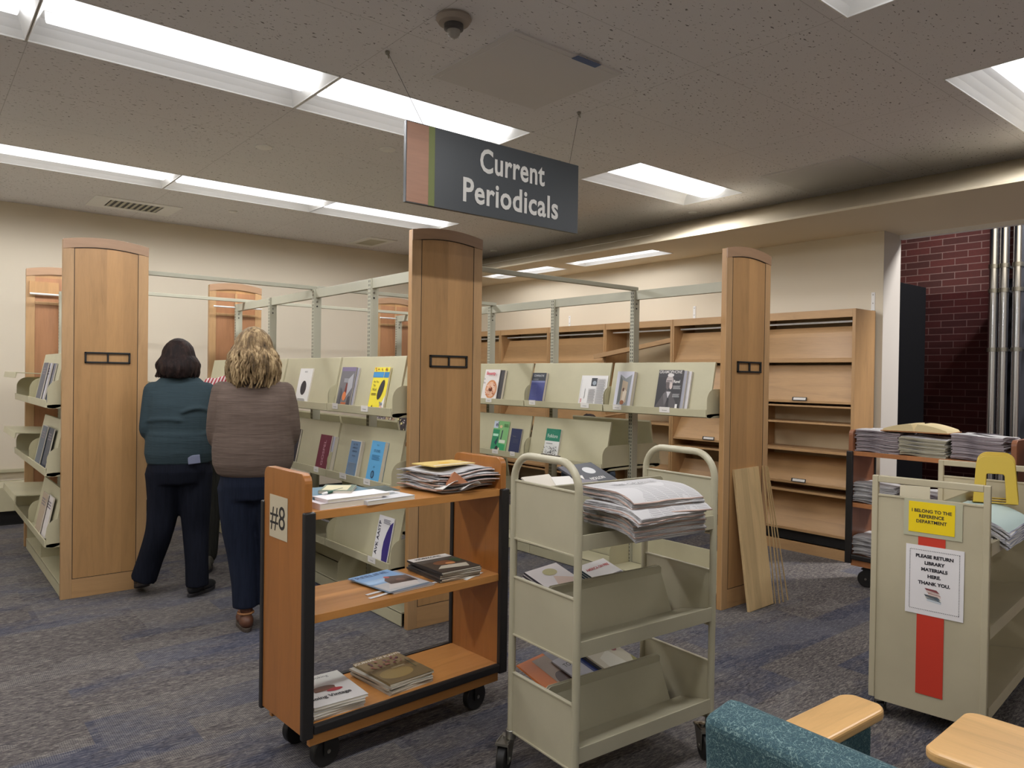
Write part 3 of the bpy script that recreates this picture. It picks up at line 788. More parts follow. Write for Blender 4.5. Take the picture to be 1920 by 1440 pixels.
# ================================================================== book carts
def caster(root, x, y, r, z_top, rz=0.0, mat=M_rubber, fork=M_black):
    c = bpy.data.objects.new('caster', None); COL.objects.link(c); c.parent = root; c.location = (x, y, 0); c.rotation_euler = (0, 0, rz)
    b = MB(); b.cyl((0, -.016, r), (0, .016, r), r, mat, 32); o = b.build('wheel', c, bevel=.004, smooth=True, angle=30)
    b = MB()
    for s in (-1, 1): b.prism([(-.018, r-.012), (.018, r-.012), (.055, r*2+.01), (.02, r*2+.02), (-.02, r*2+.02)], 'y', s*.019, s*.023, fork)
    b.box(-.03, .06, -.025, .025, r*2+.006, r*2+.014, fork); b.cyl((.03, 0, r*2+.01), (.03, 0, z_top), .014, fork, 12); b.cyl((0, -.026, r), (0, .026, r), .008, M_steel, 12)
    b.build('fork', c, smooth=True)
    return c
def wood_cart(name, label, loc, rz, L, D, H, shelves, mv, mh, zbot=.15):
    t = thing(name, label, 'book cart', loc, rz)
    def arc_prof(y0, y1, z0, z1, r=.035):
        p = [(y0, z0), (y1, z0)]
        for i in range(6): a = math.pi/2*i/5; p.append((y1-r+r*math.cos(a), z1-r+r*math.sin(a)))
        for i in range(6): a = math.pi/2*i/5; p.append((y0+r-r*math.sin(a), z1-r+r*math.cos(a)))
        return p
    zt = shelves[0]
    for x0, x1 in ((0, .030), (L-.030, L)):
        b = MB(); b.prism(arc_prof(.0, D, zbot+.01, H), 'x', x0, x1, mv); o = b.build('end_panel', t, bevel=.002)
        k = MB()
        for ys in (-1, 1):
            ya, yb = (-.018, .006) if ys < 0 else (D-.006, D+.018)
            k.box(x0-.007, x1+.007, ya, yb, zbot, zt, M_bumper)
        k.build('bumper', o, bevel=.005)
    for i, z in enumerate(shelves):
        b = MB(); b.box(.03, L-.03, .0, D, z-.03, z, mh); o = b.build('shelf', t, bevel=.001)
        if i == len(shelves)-1:
            k = MB(); k.box(.037, L-.037, -.020, .004, z-.030, z+.006, M_bumper); k.box(.037, L-.037, D-.004, D+.02, z-.030, z+.006, M_bumper); k.build('bumper', o, bevel=.007)
            k = MB(); k.box(.03, L-.03, .002, .022, z-.075, z-.031, mh); k.box(.03, L-.03, D-.022, D-.002, z-.075, z-.031, mh); k.build('apron', o, bevel=.001)
    r = .058
    for (x, y) in ((.12, .055), (.12, D-.055), (L-.12, .055), (L-.12, D-.055)): caster(t, x, y, r, zbot+.03, R_(8))
    return t
c8 = wood_cart('book_cart', 'honey-coloured wooden book cart marked #8', (1.095, 2.477, 0), R_(2.9), .955, .335, 1.092, (.957, .585, .19), M_cherry_v, M_cherry_h)
b = MB(); T = frame((-.001, .205, .905), (0, -1, 0), (0, 0, 1))
b.box(-.075, .075, -.075, .085, 0, .0008, plain('aged_paper', (196, 184, 158), .6), T)
b.text('#8', .125, ink((40, 38, 38)), T @ T3(-.005, .0, .0014), 0, sx=.95); b.build('number_sheet', c8)
def Lc(x, y, z):      # point on cart #8 in its own axes -> world
    a = R_(2.9); return (1.095+x*math.cos(a)-y*math.sin(a), 2.477+x*math.sin(a)+y*math.cos(a), z)

# putty metal book truck
def metal_truck(label, loc, rz, L, D, zs):
    t = thing('metal_book_truck', label, 'book cart', loc, rz)
    r = .0135; zb = .145; zt = 1.165
    for x in (0, L):
        pts = [(x, 0, zb), (x, 0, zt-.095)]
        for i in range(1, 8): a = math.pi/2*i/8; pts.append((x, .095-.095*math.cos(a), zt-.095+.095*math.sin(a)))
        pts += [(x, .095, zt), (x, D-.095, zt)]
        for i in range(1, 8): a = math.pi/2*i/8; pts.append((x, D-.095+.095*math.sin(a), zt-.095+.095*math.cos(a)))
        pts += [(x, D, zt-.095), (x, D, zb)]
        b = MB(); b.tube(pts, r, M_putty, 14); b.build('hoop_frame', t, smooth=True, angle=60)
        for (za, zc) in ((.858, 1.069), (.504, .715), (.145, .363)):
            b = MB(); b.box(x-.002, x+.002, r*.6, D-r*.6, za, zc, M_putty)
            for z in (za, zc): b.box(x-.007, x+.007, r*.6, D-r*.6, z-.003, z+.003, M_putty)
            b.build('end_sheet', t, bevel=.001)
    for z in zs:   # lip top height
        b = MB(); m = D/2
        x0, x1 = .004, L-.004
        # front lip, dished tray, sloping divider, mirrored behind
        for s in (0, 1):
            f = (lambda y: y) if s == 0 else (lambda y: D-y)
            prof = [(-.008, z), (-.008, z-.052), (-.005, z-.052), (-.005, z-.004), (m-.03, z-.036), (m-.03, z-.039), (.0, z-.010)]
            b.prism([(f(-.008), z-.052), (f(-.008), z), (f(-.002), z), (f(.0), z-.006), (f(m-.03), z-.044), (f(m-.03), z-.048), (f(-.003), z-.012), (f(-.004), z-.052)], 'x', x0, x1, M_putty)
        b.build('tray', t, bevel=.0008)
        d = MB()
        for s in (0, 1):
            f = (lambda y: y) if s == 0 else (lambda y: D-y)
            q = [(x0+.004, f(m-.032), z-.044), (x1-.06, f(m-.032), z-.044), (x1-.095, f(m+.004), z+.128), (x1-.11, f(m+.006), z+.138), (x0+.03, f(m+.006), z+.138), (x0+.015, f(m+.004), z+.128)]
            if s: q.reverse()
            d.quad(q, M_putty)
        o = d.build('divider', t); md = o.modifiers.new('s', 'SOLIDIFY'); md.thickness = .002
    for (x, y) in ((0, 0), (0, D), (L, 0), (L, D)):
        k = MB(); k.cyl((x, y, .115), (x, y, .15), .02, M_steel, 16); k.build('stem_collar', t, smooth=True, bevel=.003)
        caster(t, x-.03, y, .05, .12, R_(35 if x == 0 else 60), M_rubber, M_steel)
    return t
GA = -3.2
mt = metal_truck('putty-coloured metal book truck with a tall newspaper pile', (1.717, 1.735, 0), R_(GA), .69, .357, (.929, .576, .224))
b = MB(); b.tube([(0.001, .10+i*.013, 1.1795+.0008*math.sin(i*2.1)) for i in range(9)], .0022, ink((60, 52, 44)), 5); b.build('pen_scrawl', mt)
def Lg(x, y, z):
    a = R_(GA); return (1.717+x*math.cos(a)-y*math.sin(a), 1.735+x*math.sin(a)+y*math.cos(a), z)

# putty cart at right with signs
AZ = R_(-83); W = .44; LL = .95
rc = thing('reference_cart', 'putty metal cart at right with yellow and white signs', 'book cart', (3.261, 1.485, 0), R_(5.5))
# local: x along length, y: +.0 at far side, end face along -y
dv = Vector((math.cos(R_(-83-5.5)), math.sin(R_(-83-5.5)), 0))
def Q(x, s, z): return (x + dv.x*s, dv.y*s, z)
HT = 1.045
for x in (0, LL):
    b = MB(); e = .024
    T = frame((x, 0, 0), (dv.x, dv.y, 0), (0, 0, 1))     # local: X along end, Y up, Z outward
    def pb(a, c, z0, z1, d0, d1): b.box(a, c, z0, z1, d0, d1, M_putty2, T)
    pb(0, e, .085, HT, -.012, .012); pb(W-e, W, .085, HT, -.012, .012); pb(e, W-e, HT-.028, HT, -.012, .012)
    b.build('end_frame', rc, bevel=.003)
    b = MB(); b.box(e, W-e, .075, HT-.085, -.004, .004, M_putty2, T); b.box(e, W-e, HT-.088, HT-.080, -.008, .008, M_putty2, T); b.build('end_sheet', rc, bevel=.001)
for (z, up) in ((.815, .12), (.485, .12), (.16, .12)):
    b = MB()
    n_ = Vector((0, 0, 1))
    def sh(s0, z0, s1, z1, th=.003):
        vs = [Q(.012, s0, z0), Q(LL-.012, s0, z0), Q(LL-.012, s1, z1), Q(.012, s1, z1)]
        vs += [(v[0], v[1], v[2]-th) for v in vs]
        b.add(vs, [(0, 1, 2, 3), (7, 6, 5, 4), (0, 4, 5, 1), (1, 5, 6, 2), (2, 6, 7, 3), (3, 7, 4, 0)], M_putty2)
    sh(.0, z, .20, z-.03); sh(.24, z-.03, W, z)
    sh(W-.003, z, W, z-.045); sh(0, z, .003, z-.045); sh(W, z-.0, W-.001, z-.05)
    for (s0, s1) in ((.20, .225), (.24, .215)):
        vs = [Q(.014, s0, z-.03), Q(LL-.014, s0, z-.03), Q(LL-.03, s1, z+up), Q(.03, s1, z+up)]
        b.add(vs, [(0, 1, 2, 3)], M_putty2)
    b.box(.012, LL-.012, -W*abs(dv.y)-.004, -W*abs(dv.y), z-.05, z+.002, M_putty2, Matrix.Translation((dv.x*W, 0, 0)))
    b.build('tray', rc)
for (x, s) in ((.03, .03), (.03, W-.03), (LL-.03, .03), (LL-.03, W-.03)):
    q = Q(x, s, 0)
    k = MB(); k.cyl((q[0], q[1], .06), (q[0], q[1], .10), .018, M_steel, 14); k.build('stem_collar', rc, smooth=True, bevel=.003)
    caster(rc, q[0]+.02, q[1], .03, .07, R_(20))
TE = frame((0, 0, 0), (dv.x, dv.y, 0), (0, 0, 1))
def on_end(z): return T3(0, 0, z)
rcM = Matrix.Translation((3.261, 1.485, 0)) @ Matrix.Rotation(R_(5.5), 4, 'Z')
def sheet(name, s0, s1, z0, z1, d, mat, label, cat, texts=(), extra=None):
    b = MB(); b.box(s0, s1, z0, z1, d, d+.0008, mat, TE)
    if extra: extra(b, d+.0012)
    o = b.build(name); o.matrix_world = rcM
    if texts:
        k = MB()
        for (s, u, v, size, bold, sx) in texts: k.text(s, size, ink((38, 36, 44)), TE @ T3(u, v, d+.0016), bold, sx=sx)
        k.build('printed_text', o)
    tag(o, label, cat); return o
# outward side of the near end is local +Z of TE when facing the camera
sgn = (TE.to_3x3() @ Vector((0, 0, 1)))
D0 = .0065
sheet('red_tape_strip', .184, .285, .152, .90, D0-.0005, plain('red_tape', (206, 62, 44), .4), 'wide red strip down the end of the putty cart', 'tape')
sheet('plastic_sleeve', .128, .345, .808, .962, D0+.001, plain('clear_sleeve', (188, 186, 160), .2), 'clear plastic sleeve behind the yellow notice', 'sleeve')
sheet('yellow_notice', .147, .318, .825, .952, D0+.003, plain('yellow_paper', (246, 214, 20), .45), 'bright yellow notice reading I belong to the reference department', 'sign',
      [('I BELONG TO THE', .2325, .915, .0188, .0005, .96), ('REFERENCE', .2325, .893, .0188, .0005, .96), ('DEPARTMENT', .2325, .871, .0188, .0005, .96)])
def books_art(b, d):
    for i in range(28):      # dotted border
        for (u, v) in ((.157+i*.0066, .752), (.157+i*.0066, .505)):
            b.box(u, u+.0032, v-.0012, v+.0012, d, d+.0003, ink((60, 58, 60)), TE)
    for i in range(38):
        for u in (.155, .338):
            b.box(u-.0012, u+.0012, .507+i*.0065, .5102+i*.0065, d, d+.0003, ink((60, 58, 60)), TE)
    def para(u, v, w, h, k, c_, ec):
        b.add([(u, v, d), (u+w, v-k, d), (u+w, v-k+h, d), (u, v+h, d)], [(0, 1, 2, 3)], ink(ec), TE @ T3(0, 0, .0001))
        b.add([(u, v+h, d), (u+w, v-k+h, d), (u+w-.012, v-k+h+.012, d), (u-.006, v+h+.008, d)], [(0, 1, 2, 3)], ink(c_), TE @ T3(0, 0, .0001))
    para(.222, .545, .052, .008, .006, (110, 130, 150), (200, 206, 212)); para(.216, .556, .056, .007, .008, (90, 96, 100), (224, 220, 210))
    para(.226, .568, .046, .008, .005, (150, 84, 84), (226, 206, 196)); para(.218, .580, .050, .009, .007, (136, 70, 74), (230, 214, 204))
sheet('return_notice', .139, .354, .484, .771, D0+.001, plain('bright_white_paper', (234, 230, 230), .6), 'white notice reading please return library materials here, with a book drawing', 'sign',
      [('PLEASE RETURN', .2465, .727, .0185, .0009, 1.05), ('LIBRARY', .2465, .700, .0185, .0009, 1.05), ('MATERIALS', .2465, .673, .0185, .0009, 1.05), ('HERE.', .2465, .646, .0185, .0009, 1.05), ('THANK YOU.', .2465, .617, .0185, .0009, 1.05)], books_art)

# reddish carts by the wall, loaded with newspapers
bk = wood_cart('book_cart', 'reddish wooden book cart loaded with newspaper piles by the wall', (5.20, 2.545, 0), R_(-90), 1.03, .34, 1.105, (.955, .59, .22), M_red_v, M_red_h, .16)
bk2 = copy_tree(bk, 'reddish wooden cart cut off by the right edge of the photo'); bk2.location = (5.20, 1.43, 0)

# ================================================================== printed matter
def art(b, w, h, T, items):
    z = .0004
    for it in items:
        k = it[0]; z += .00025
        if k == 'r':
            _, u0, v0, u1, v1, c_ = it
            b.quad([(u0*w-w/2, v0*h, z), (u1*w-w/2, v0*h, z), (u1*w-w/2, v1*h, z), (u0*w-w/2, v1*h, z)], ink(c_), T)
        elif k == 'p':
            b.quad([(u*w-w/2, v*h, z) for u, v in it[1]], ink(it[2]), T)
        elif k == 'e':
            _, cu, cv, ru, rv, c_ = it[:6]; rot = R_(it[6]) if len(it) > 6 else 0
            P = []
            for i in range(24):
                a = 2*math.pi*i/24; x, y = ru*w*math.cos(a), rv*h*math.sin(a)
                P.append((cu*w-w/2+x*math.cos(rot)-y*math.sin(rot), cv*h+x*math.sin(rot)+y*math.cos(rot), z))
            b.quad(P, ink(c_), T)
        elif k == 't':
            _, s, u, v, size, c_ = it[:6]; sx = it[6] if len(it) > 6 else 1; rot = it[7] if len(it) > 7 else 0; bold = it[8] if len(it) > 8 else 0
            b.text(s, size*h, ink(c_), T @ T3(u*w-w/2, v*h, z) @ Matrix.Rotation(R_(rot), 4, 'Z'), bold*h, sx=sx)
def magazine(name, label, cat, w, h, t, cover, items, group=None, spine=None, M=None, sheets=1):
    root = thing(name, label, cat, group=group)
    b = MB(); b.box(-w/2+.001, w/2-.0015, .0015, h-.0015, .0006, t-.0006, M_paperedge); b.build('page_block', root)
    b = MB(); cm = ink(cover)
    b.box(-w/2, w/2, 0, h, t-.0006, t, cm); b.box(-w/2, w/2, 0, h, 0, .0006, cm); b.box(-w/2-.0004, -w/2+.0004, 0, h, 0, t, ink(spine) if spine else cm)
    art(b, w, h, T3(0, 0, t), items)
    b.build('cover', root)
    if M is not None: root.matrix_world = M
    return root
def lines(u0, u1, v0, v1, n, c_, fill=.5):
    out = []; dv_ = (v1-v0)/n
    for i in range(n): out.append(('r', u0, v0+i*dv_, u1 - (.1 if i % 3 == 2 else 0)*(u1-u0), v0+(i+fill)*dv_, c_))
    return out
def speck(u0, u1, v0, v1, n, cols, seed, s=.05):
    r = random.Random(seed); out = []
    for i in range(n):
        out.append(('e', r.uniform(u0, u1), r.uniform(v0, v1), r.uniform(.4, 1)*s, r.uniform(.3, .9)*s*.8, r.choice(cols), r.uniform(0, 180)))
    return out
def lean(cx, y, zl, k=0.0, tilt=0):
    # standing on a -X facing display lip at y (centre). k = distance in front of the plate
    up = Vector((.066, 0, .325)).normalized(); nrm = Vector((0, -1, 0)).cross(up)
    o = Vector((cx-.288, y, zl+.011)) + nrm*k
    return frame(o, (0, -1, 0), up) @ Matrix.Rotation(R_(tilt), 4, 'Z')
D2, D3, D1 = 2.455, 4.205, 1.015
BLK = (30, 30, 34); WHT = (228, 226, 222)
# centre range, top tier
magazine('magazine', 'white magazine with a dark oval, behind the grey sweater shoulder', 'magazine', .21, .255, .008, WHT,
         [('t', 'ARTIST', .5, .9, .06, (60, 60, 66), 1), ('e', .5, .45, .22, .2, (44, 42, 46))] + lines(.2, .8, .08, .16, 3, (120, 120, 120)), M=lean(D2, 4.98, TZ[0]))
magazine('magazine', 'grey glossy magazine with an orange figure on its cover', 'magazine', .19, .262, .006, (118, 116, 120),
         [('r', 0, .9, 1, 1, (128, 116, 146)), ('p', [(.55, .2), (.95, .5), (.9, .85), (.6, .7)], (176, 176, 182)), ('r', .3, .62, .6, .72, (150, 150, 156)), ('p', [(.45, .35), (.62, .35), (.6, .6), (.5, .6)], (124, 56, 50)), ('e', .5, .28, .13, .11, (222, 128, 76)), ('r', .35, .08, .8, .13, (190, 110, 70)), ('p', [(.7, .0), (.95, .0), (.9, .3), (.75, .25)], (70, 68, 74)),
          ('p', [(.05, .1), (.25, .05), (.3, .4), (.15, .5)], (92, 92, 98)), ('r', .35, .0, .8, .07, WHT)], M=lean(D2, 4.315, TZ[0], .012))
magazine('magazine', 'thin grey magazine just behind the orange-figure one', 'magazine', .19, .26, .008, (170, 168, 176), [], M=lean(D2, 4.29, TZ[0], .001))
magazine('magazine', 'yellow magazine with a black oval and blue title band', 'magazine', .185, .262, .012, (236, 218, 58),
         [('r', .0, .76, 1, .89, (48, 128, 186)), ('r', .05, .78, .66, .87, (60, 144, 200)), ('r', .68, .76, .70, .89, (236, 218, 58)), ('p', [(.7, 0), (1, 0), (1, .36), (.78, .12)], WHT), ('e', .66, .48, .15, .24, (44, 42, 44), -20),
          ('t', 'Are You', .28, .66, .075, (50, 44, 30), .9), ('t', 'Too', .2, .575, .075, (50, 44, 30), .9), ('t', 'Nice?', .26, .48, .10, (50, 44, 30), .9)] + lines(.1, .4, .35, .41, 2, (110, 90, 30)) + speck(.1, .9, .91, .98, 10, [(150, 110, 40), (190, 80, 50)], 3, .04) + [('p', [(.22, .03), (.3, .02), (.34, .12), (.28, .1)], BLK)] + speck(.75, .95, .05, .2, 8, [(120, 130, 150), (230, 160, 150)], 5, .05), spine=(60, 40, 60), M=lean(D2, 3.90, TZ[0], .002))
# centre range, middle tier
magazine('magazine', 'dark magazine with a white label behind the grey sweater, middle tier', 'magazine', .17, .25, .012, (52, 50, 58), [('r', .1, .7, .9, .98, WHT)], M=lean(D2, 5.14, TZ[1], .002))
magazine('journal', 'maroon journal with pale swirling letters, middle tier', 'journal', .165, .238, .010, (104, 44, 58),
         [('t', 'GOSPEL', .52, .5, .17, (196, 150, 160), 1.2, 90)], M=lean(D2, 4.585, TZ[1], .028))
magazine('journal', 'pale grey journal standing behind the maroon one', 'journal', .16, .235, .024, (176, 176, 186), [], M=lean(D2, 4.555, TZ[1], .002))
magazine('journal', 'slate blue journal with lettering and white edges, middle tier', 'journal', .14, .235, .022, (220, 216, 206),
         [('r', .02, .0, .92, .97, (112, 142, 174)), ('t', 'BIG TIME', .48, .88, .075, (52, 56, 74), .8), ('t', 'AMERICAN', .48, .79, .075, (52, 56, 74), .75), ('t', 'LITERATURE', .48, .70, .07, (52, 56, 74), .7), ('t', 'ON FILM', .48, .58, .06, (52, 56, 74), .8)] + lines(.15, .82, .1, .42, 8, (140, 150, 160), .4), M=lean(D2, 4.185, TZ[1], .002))
magazine('journal', 'sky blue journal with a small round seal, middle tier', 'journal', .155, .25, .026, (96, 168, 214),
         [('t', 'VOL 8', .5, .9, .05, (40, 76, 110), .8), ('t', 'STUDIES', .5, .76, .09, (36, 70, 104), .9), ('e', .46, .2, .13, .095, (44, 66, 96)), ('e', .46, .2, .08, .06, (84, 130, 160)), ('t', '2025', .5, .38, .05, (40, 76, 110), .8)] + lines(.2, .8, .55, .68, 4, (62, 116, 156), .4), spine=(196, 214, 222), M=lean(D2, 3.905, TZ[1], .002))
# centre range, bottom tier
magazine('journal', 'white journal with vertical letters and a purple curve, bottom tier', 'journal', .175, .262, .006, (232, 230, 232),
         [('p', [(.97, .02), (.97, .92), (.80, .84), (.66, .66), (.56, .45), (.55, .25), (.62, .02)], (62, 50, 124)), ('t', 'AVK AASTP', .15, .5, .15, (40, 38, 62), .98, 90, .003)] + lines(.35, .8, .84, .95, 4, (90, 88, 110), .4), M=lean(D2, 3.835, TZ[2], .002))
# right range, top tier
def donut():
    it = [('e', .58, .36, .38, .30, (214, 148, 98)), ('e', .58, .36, .31, .24, (236, 196, 168)), ('e', .58, .36, .09, .07, (116, 60, 40))]
    return it + speck(.3, .88, .15, .58, 60, [(200, 110, 70), (250, 226, 210), (226, 160, 120)], 9, .035) + [('e', .58, .34, .07, .05, (116, 60, 40)), ('t', 'Bounty', .52, .86, .14, (206, 60, 84), 1.15, 0, .004), ('t', 'So', .15, .68, .09, (50, 50, 60), .9), ('t', 'Soy', .17, .56, .09, (50, 50, 60), .9)]
magazine('magazine', 'white food magazine with a doughnut on the cover', 'magazine', .205, .272, .006, (232, 226, 222), donut(), M=lean(D3, 5.05, TZ[0], .03))
magazine('magazine', 'dark magazine standing behind the doughnut magazine', 'magazine', .205, .268, .024, (70, 68, 72), [], M=lean(D3, 4.995, TZ[0], .002))
magazine('journal', 'thick indigo journal with a dark title band', 'journal', .165, .248, .022, (72, 78, 136),
         [('r', 0, .74, 1, 1, (50, 56, 66)), ('r', 0, .68, 1, .74, (120, 126, 170)), ('t', 'COMPARATIVE', .5, .90, .10, (210, 212, 216), .72)] + lines(.1, .5, .76, .82, 2, (140, 144, 150), .4) + lines(.08, .5, .25, .6, 8, (104, 110, 166), .25), spine=WHT, M=lean(D3, 4.45, TZ[0], .002))
magazine('newsletter', 'black and white newsletter with a small photo at its top', 'newsletter', .27, .235, .003, (226, 224, 222),
         [('r', .40, .66, .62, .92, (60, 64, 70)), ('e', .52, .76, .07, .07, (150, 160, 170)), ('r', .03, .1, .035, .9, (150, 150, 150)), ('t', 'free', .08, .15, .13, (196, 60, 60), 1, 90), ('t', 'Newsletter', .2, .42, .07, (80, 80, 84), 1, 90)]
         + lines(.34, .60, .08, .58, 16, (160, 158, 160)) + lines(.64, .95, .08, .9, 26, (164, 162, 164)), M=lean(D3, 3.85, TZ[0], .001))
magazine('magazine', 'white magazine with a grey corridor picture on its cover', 'magazine', .155, .262, .030, (204, 204, 216),
         [('p', [(.18, .06), (.82, .06), (.9, .92), (.55, .80), (.2, .92)], (146, 150, 152)), ('p', [(.2, .06), (.38, .2), (.38, .75), (.22, .9)], (104, 108, 106)), ('p', [(.38, .15), (.72, .15), (.72, .70), (.38, .76)], (196, 176, 150)), ('p', [(.45, .1), (.62, .12), (.7, .45), (.5, .55)], (236, 222, 202)), ('e', .5, .5, .06, .05, (110, 76, 60)), ('e', .5, .15, .12, .06, (160, 96, 56))], spine=(216, 206, 180), M=lean(D3, 3.525, TZ[0], .002))
gram = [('r', 0, .0, 1, .82, (50, 48, 52)), ('p', [(0, .05), (.3, .4), (.42, .5), (.62, .46), (.85, .2), (.85, 0), (0, 0)], (82, 78, 80)), ('p', [(.42, .46), (.5, .3), (.6, .46)], (200, 196, 198)), ('p', [(.5, .3), (.56, .3), (.58, .05), (.46, .05)], (44, 42, 46)),
        ('e', .5, .72, .15, .15, (176, 164, 162)), ('p', [(.36, .70), (.5, .70), (.52, .55), (.44, .5), (.38, .56)], (96, 86, 86)), ('e', .52, .87, .13, .045, (214, 210, 208)), ('r', .38, .72, .6, .735, BLK), ('e', .58, .60, .06, .08, (206, 190, 184)),
        ('p', [(.3, .4), (.42, .46), (.5, .25), (.4, .1)], (104, 100, 102)), ('t', 'GRAMOPHONE', .5, .945, .105, (206, 202, 200), .95, 0, .002), ('t', 'Ravel', .8, .71, .10, WHT, .9, 0, .002)] + lines(.68, .98, .53, .62, 4, (200, 200, 200), .4) + lines(.70, .98, .33, .42, 4, (190, 190, 190), .4) + [('r', .86, .02, .95, .16, WHT)]
magazine('magazine', 'black magazine with a man in a suit on its cover', 'magazine', .20, .272, .005, (58, 56, 60), gram, M=lean(D3, 3.125, TZ[0], .032))
magazine('magazine', 'grey magazine directly behind the black man-in-suit one', 'magazine', .20, .27, .014, (160, 160, 170), [], M=lean(D3, 3.10, TZ[0], .016))
magazine('magazine', 'white magazine at the back of the pile behind the black one', 'magazine', .20, .268, .014, (206, 204, 206), [], M=lean(D3, 3.075, TZ[0], .001))
# right range, middle tier
magazine('magazine', 'green magazine with cartoon people, titled el', 'magazine', .205, .268, .006, (126, 184, 120),
         [('r', 0, .0, .45, .72, (40, 140, 98)), ('r', .0, .76, .3, .99, (196, 206, 220)), ('t', 'el', .22, .88, .2, (44, 48, 84), 1.05, 0, .004), ('p', [(.3, 0), (.9, 0), (.9, .26), (.3, .3)], (56, 160, 104)), ('p', [(.56, .42), (.62, .4), (.66, .72), (.6, .7)], (56, 60, 80)), ('p', [(.2, .3), (.42, .5), (.35, .2)], (36, 66, 78)), ('r', .5, .3, .9, .4, (220, 228, 210)), ('r', .05, .5, .4, .58, (180, 226, 200)), ('e', .5, .82, .09, .05, (224, 196, 150)), ('e', .4, .1, .1, .1, (40, 44, 50)), ('e', .55, .08, .06, .07, (226, 206, 180))] + lines(.68, .98, .82, .93, 3, (70, 120, 70), .4), M=lean(D3, 4.945, TZ[1], .002))
magazine('journal', 'small navy blue journal with faint gold lines', 'journal', .135, .215, .010, (44, 52, 88), [('t', 'Theology', .35, .7, .07, (110, 112, 110), .8)] + lines(.3, .8, .45, .62, 4, (70, 76, 96), .3), spine=WHT, M=lean(D3, 4.73, TZ[1], .002))
magazine('journal', 'green and white journal titled Folklore', 'journal', .165, .242, .012, (226, 226, 222),
         [('r', 0, .60, 1, 1, (34, 124, 98)), ('t', 'Folklore', .48, .76, .165, (226, 232, 222), .88), ('t', '~~~~~', .5, .93, .05, (110, 170, 150), 1)] + speck(.06, .94, .02, .42, 90, [(60, 62, 66), (96, 96, 98)], 7, .03) + lines(.25, .7, .5, .54, 1, (100, 100, 104)), spine=(196, 196, 206), M=lean(D3, 4.28, TZ[1], .002))
for i, (y, c_, nm) in enumerate(((7.0, (120, 110, 116), 'grey'), (6.82, (170, 140, 120), 'pale pink'), (6.56, (56, 48, 52), 'black'))):
    magazine('magazine', ['grey comic magazine seen through the gap left of the centre panel', 'comic magazine with red title seen through the gap by the centre panel', 'black magazine seen through the gap beside the centre panel'][i], 'magazine', .185, .26, .008, c_,
             [('r', .1, .86, .9, .97, (176, 70, 76) if i == 1 else c_)] + speck(.05, .95, .05, .8, 40, [(60, 56, 60), (220, 210, 150), (200, 190, 190), (110, 100, 110)], 20+i, .08), M=lean(D3, y, TZ[1], .002))
# left range, seen edge-on
k1 = [(0, 5.72, (120, 122, 134)), (0, 5.80, (196, 194, 200)), (0, 5.88, (88, 90, 104)), (0, 5.98, (206, 204, 202)), (1, 5.70, (64, 70, 84)), (1, 5.90, (86, 96, 110)), (1, 6.05, (212, 208, 200)), (2, 5.70, (218, 212, 210)), (2, 5.86, (178, 160, 140))]
nmz = ['upper', 'middle', 'lower']; cn = ['grey', 'pale', 'slate', 'white', 'dark blue', 'blue grey', 'cream', 'pink-lined white', 'tan']
for i, (tr, y, c_) in enumerate(k1):
    magazine('magazine', '%s magazine seen edge-on on the %s tier of the leftmost range' % (cn[i], nmz[tr]), 'magazine', .20, .262, .008, c_, lines(.15, .85, .7, .9, 3, (120, 110, 120), .5), M=lean(D1, y, TZ[tr], .002+.012*(i % 3)))

# flat items on the #8 cart
def flat(loc, rz, tilt=0, tx=0): return Matrix.Translation(loc) @ Matrix.Rotation(R_(rz), 4, 'Z') @ Matrix.Rotation(R_(tx), 4, 'X')
A8 = 2.9
def m8(name, label, cat, w, h, t, cover, items, x, y, z, rz=0, group=None, spine=None):
    return magazine(name, label, cat, w, h, t, cover, items, group, spine, flat(Lc(x, y, z), A8+rz))
m8('book', 'thick white-edged book lying under the papers on the #8 cart top', 'book', .265, .20, .022, (222, 216, 220), [], .20, .015, .957, 1)
m8('bound_report', 'dark green bound report at the back of the #8 cart top', 'book', .22, .15, .014, (40, 60, 58), [], .40, .175, .957, -8, spine=(40, 60, 58))
m8('paperback', 'white-edged paperback lying right of the papers on the #8 cart', 'book', .225, .15, .016, (206, 206, 208), lines(.1, .9, .5, .8, 2, (90, 100, 100)), .365, .0, .957, 4)
m8('folder', 'blue folder lying under the clear-covered notebook', 'folder', .26, .23, .010, (64, 108, 128), [], .22, .09, .979, -5)
m8('paper_bundle', 'curled bundle of white papers in front of the blue folder', 'paper bundle', .275, .11, .012, (232, 228, 230), [], .235, .02, .9795, 3)
m8('notebook', 'small green notebook with a cream cover lying on the blue folder', 'notebook', .125, .16, .012, (96, 112, 92), [('r', .08, .1, .85, .9, (206, 196, 158))], .19, .13, .9892, -38)
t = thing('pen', 'green and white ballpoint pen beside the notebook', 'pen', Lc(.135, .115, .998), R_(30))
b = MB(); b.tube([(.02, 0, 0), (.125, 0, 0)], .0052, plain('green_plastic', (36, 84, 66), .3), 10); b.build('barrel', t, smooth=True)
b = MB(); b.tube([(-.012, 0, 0), (-.004, 0, 0), (.02, 0, 0)], [.001, .004, .0052], M_white, 10); b.build('tip', t, smooth=True)
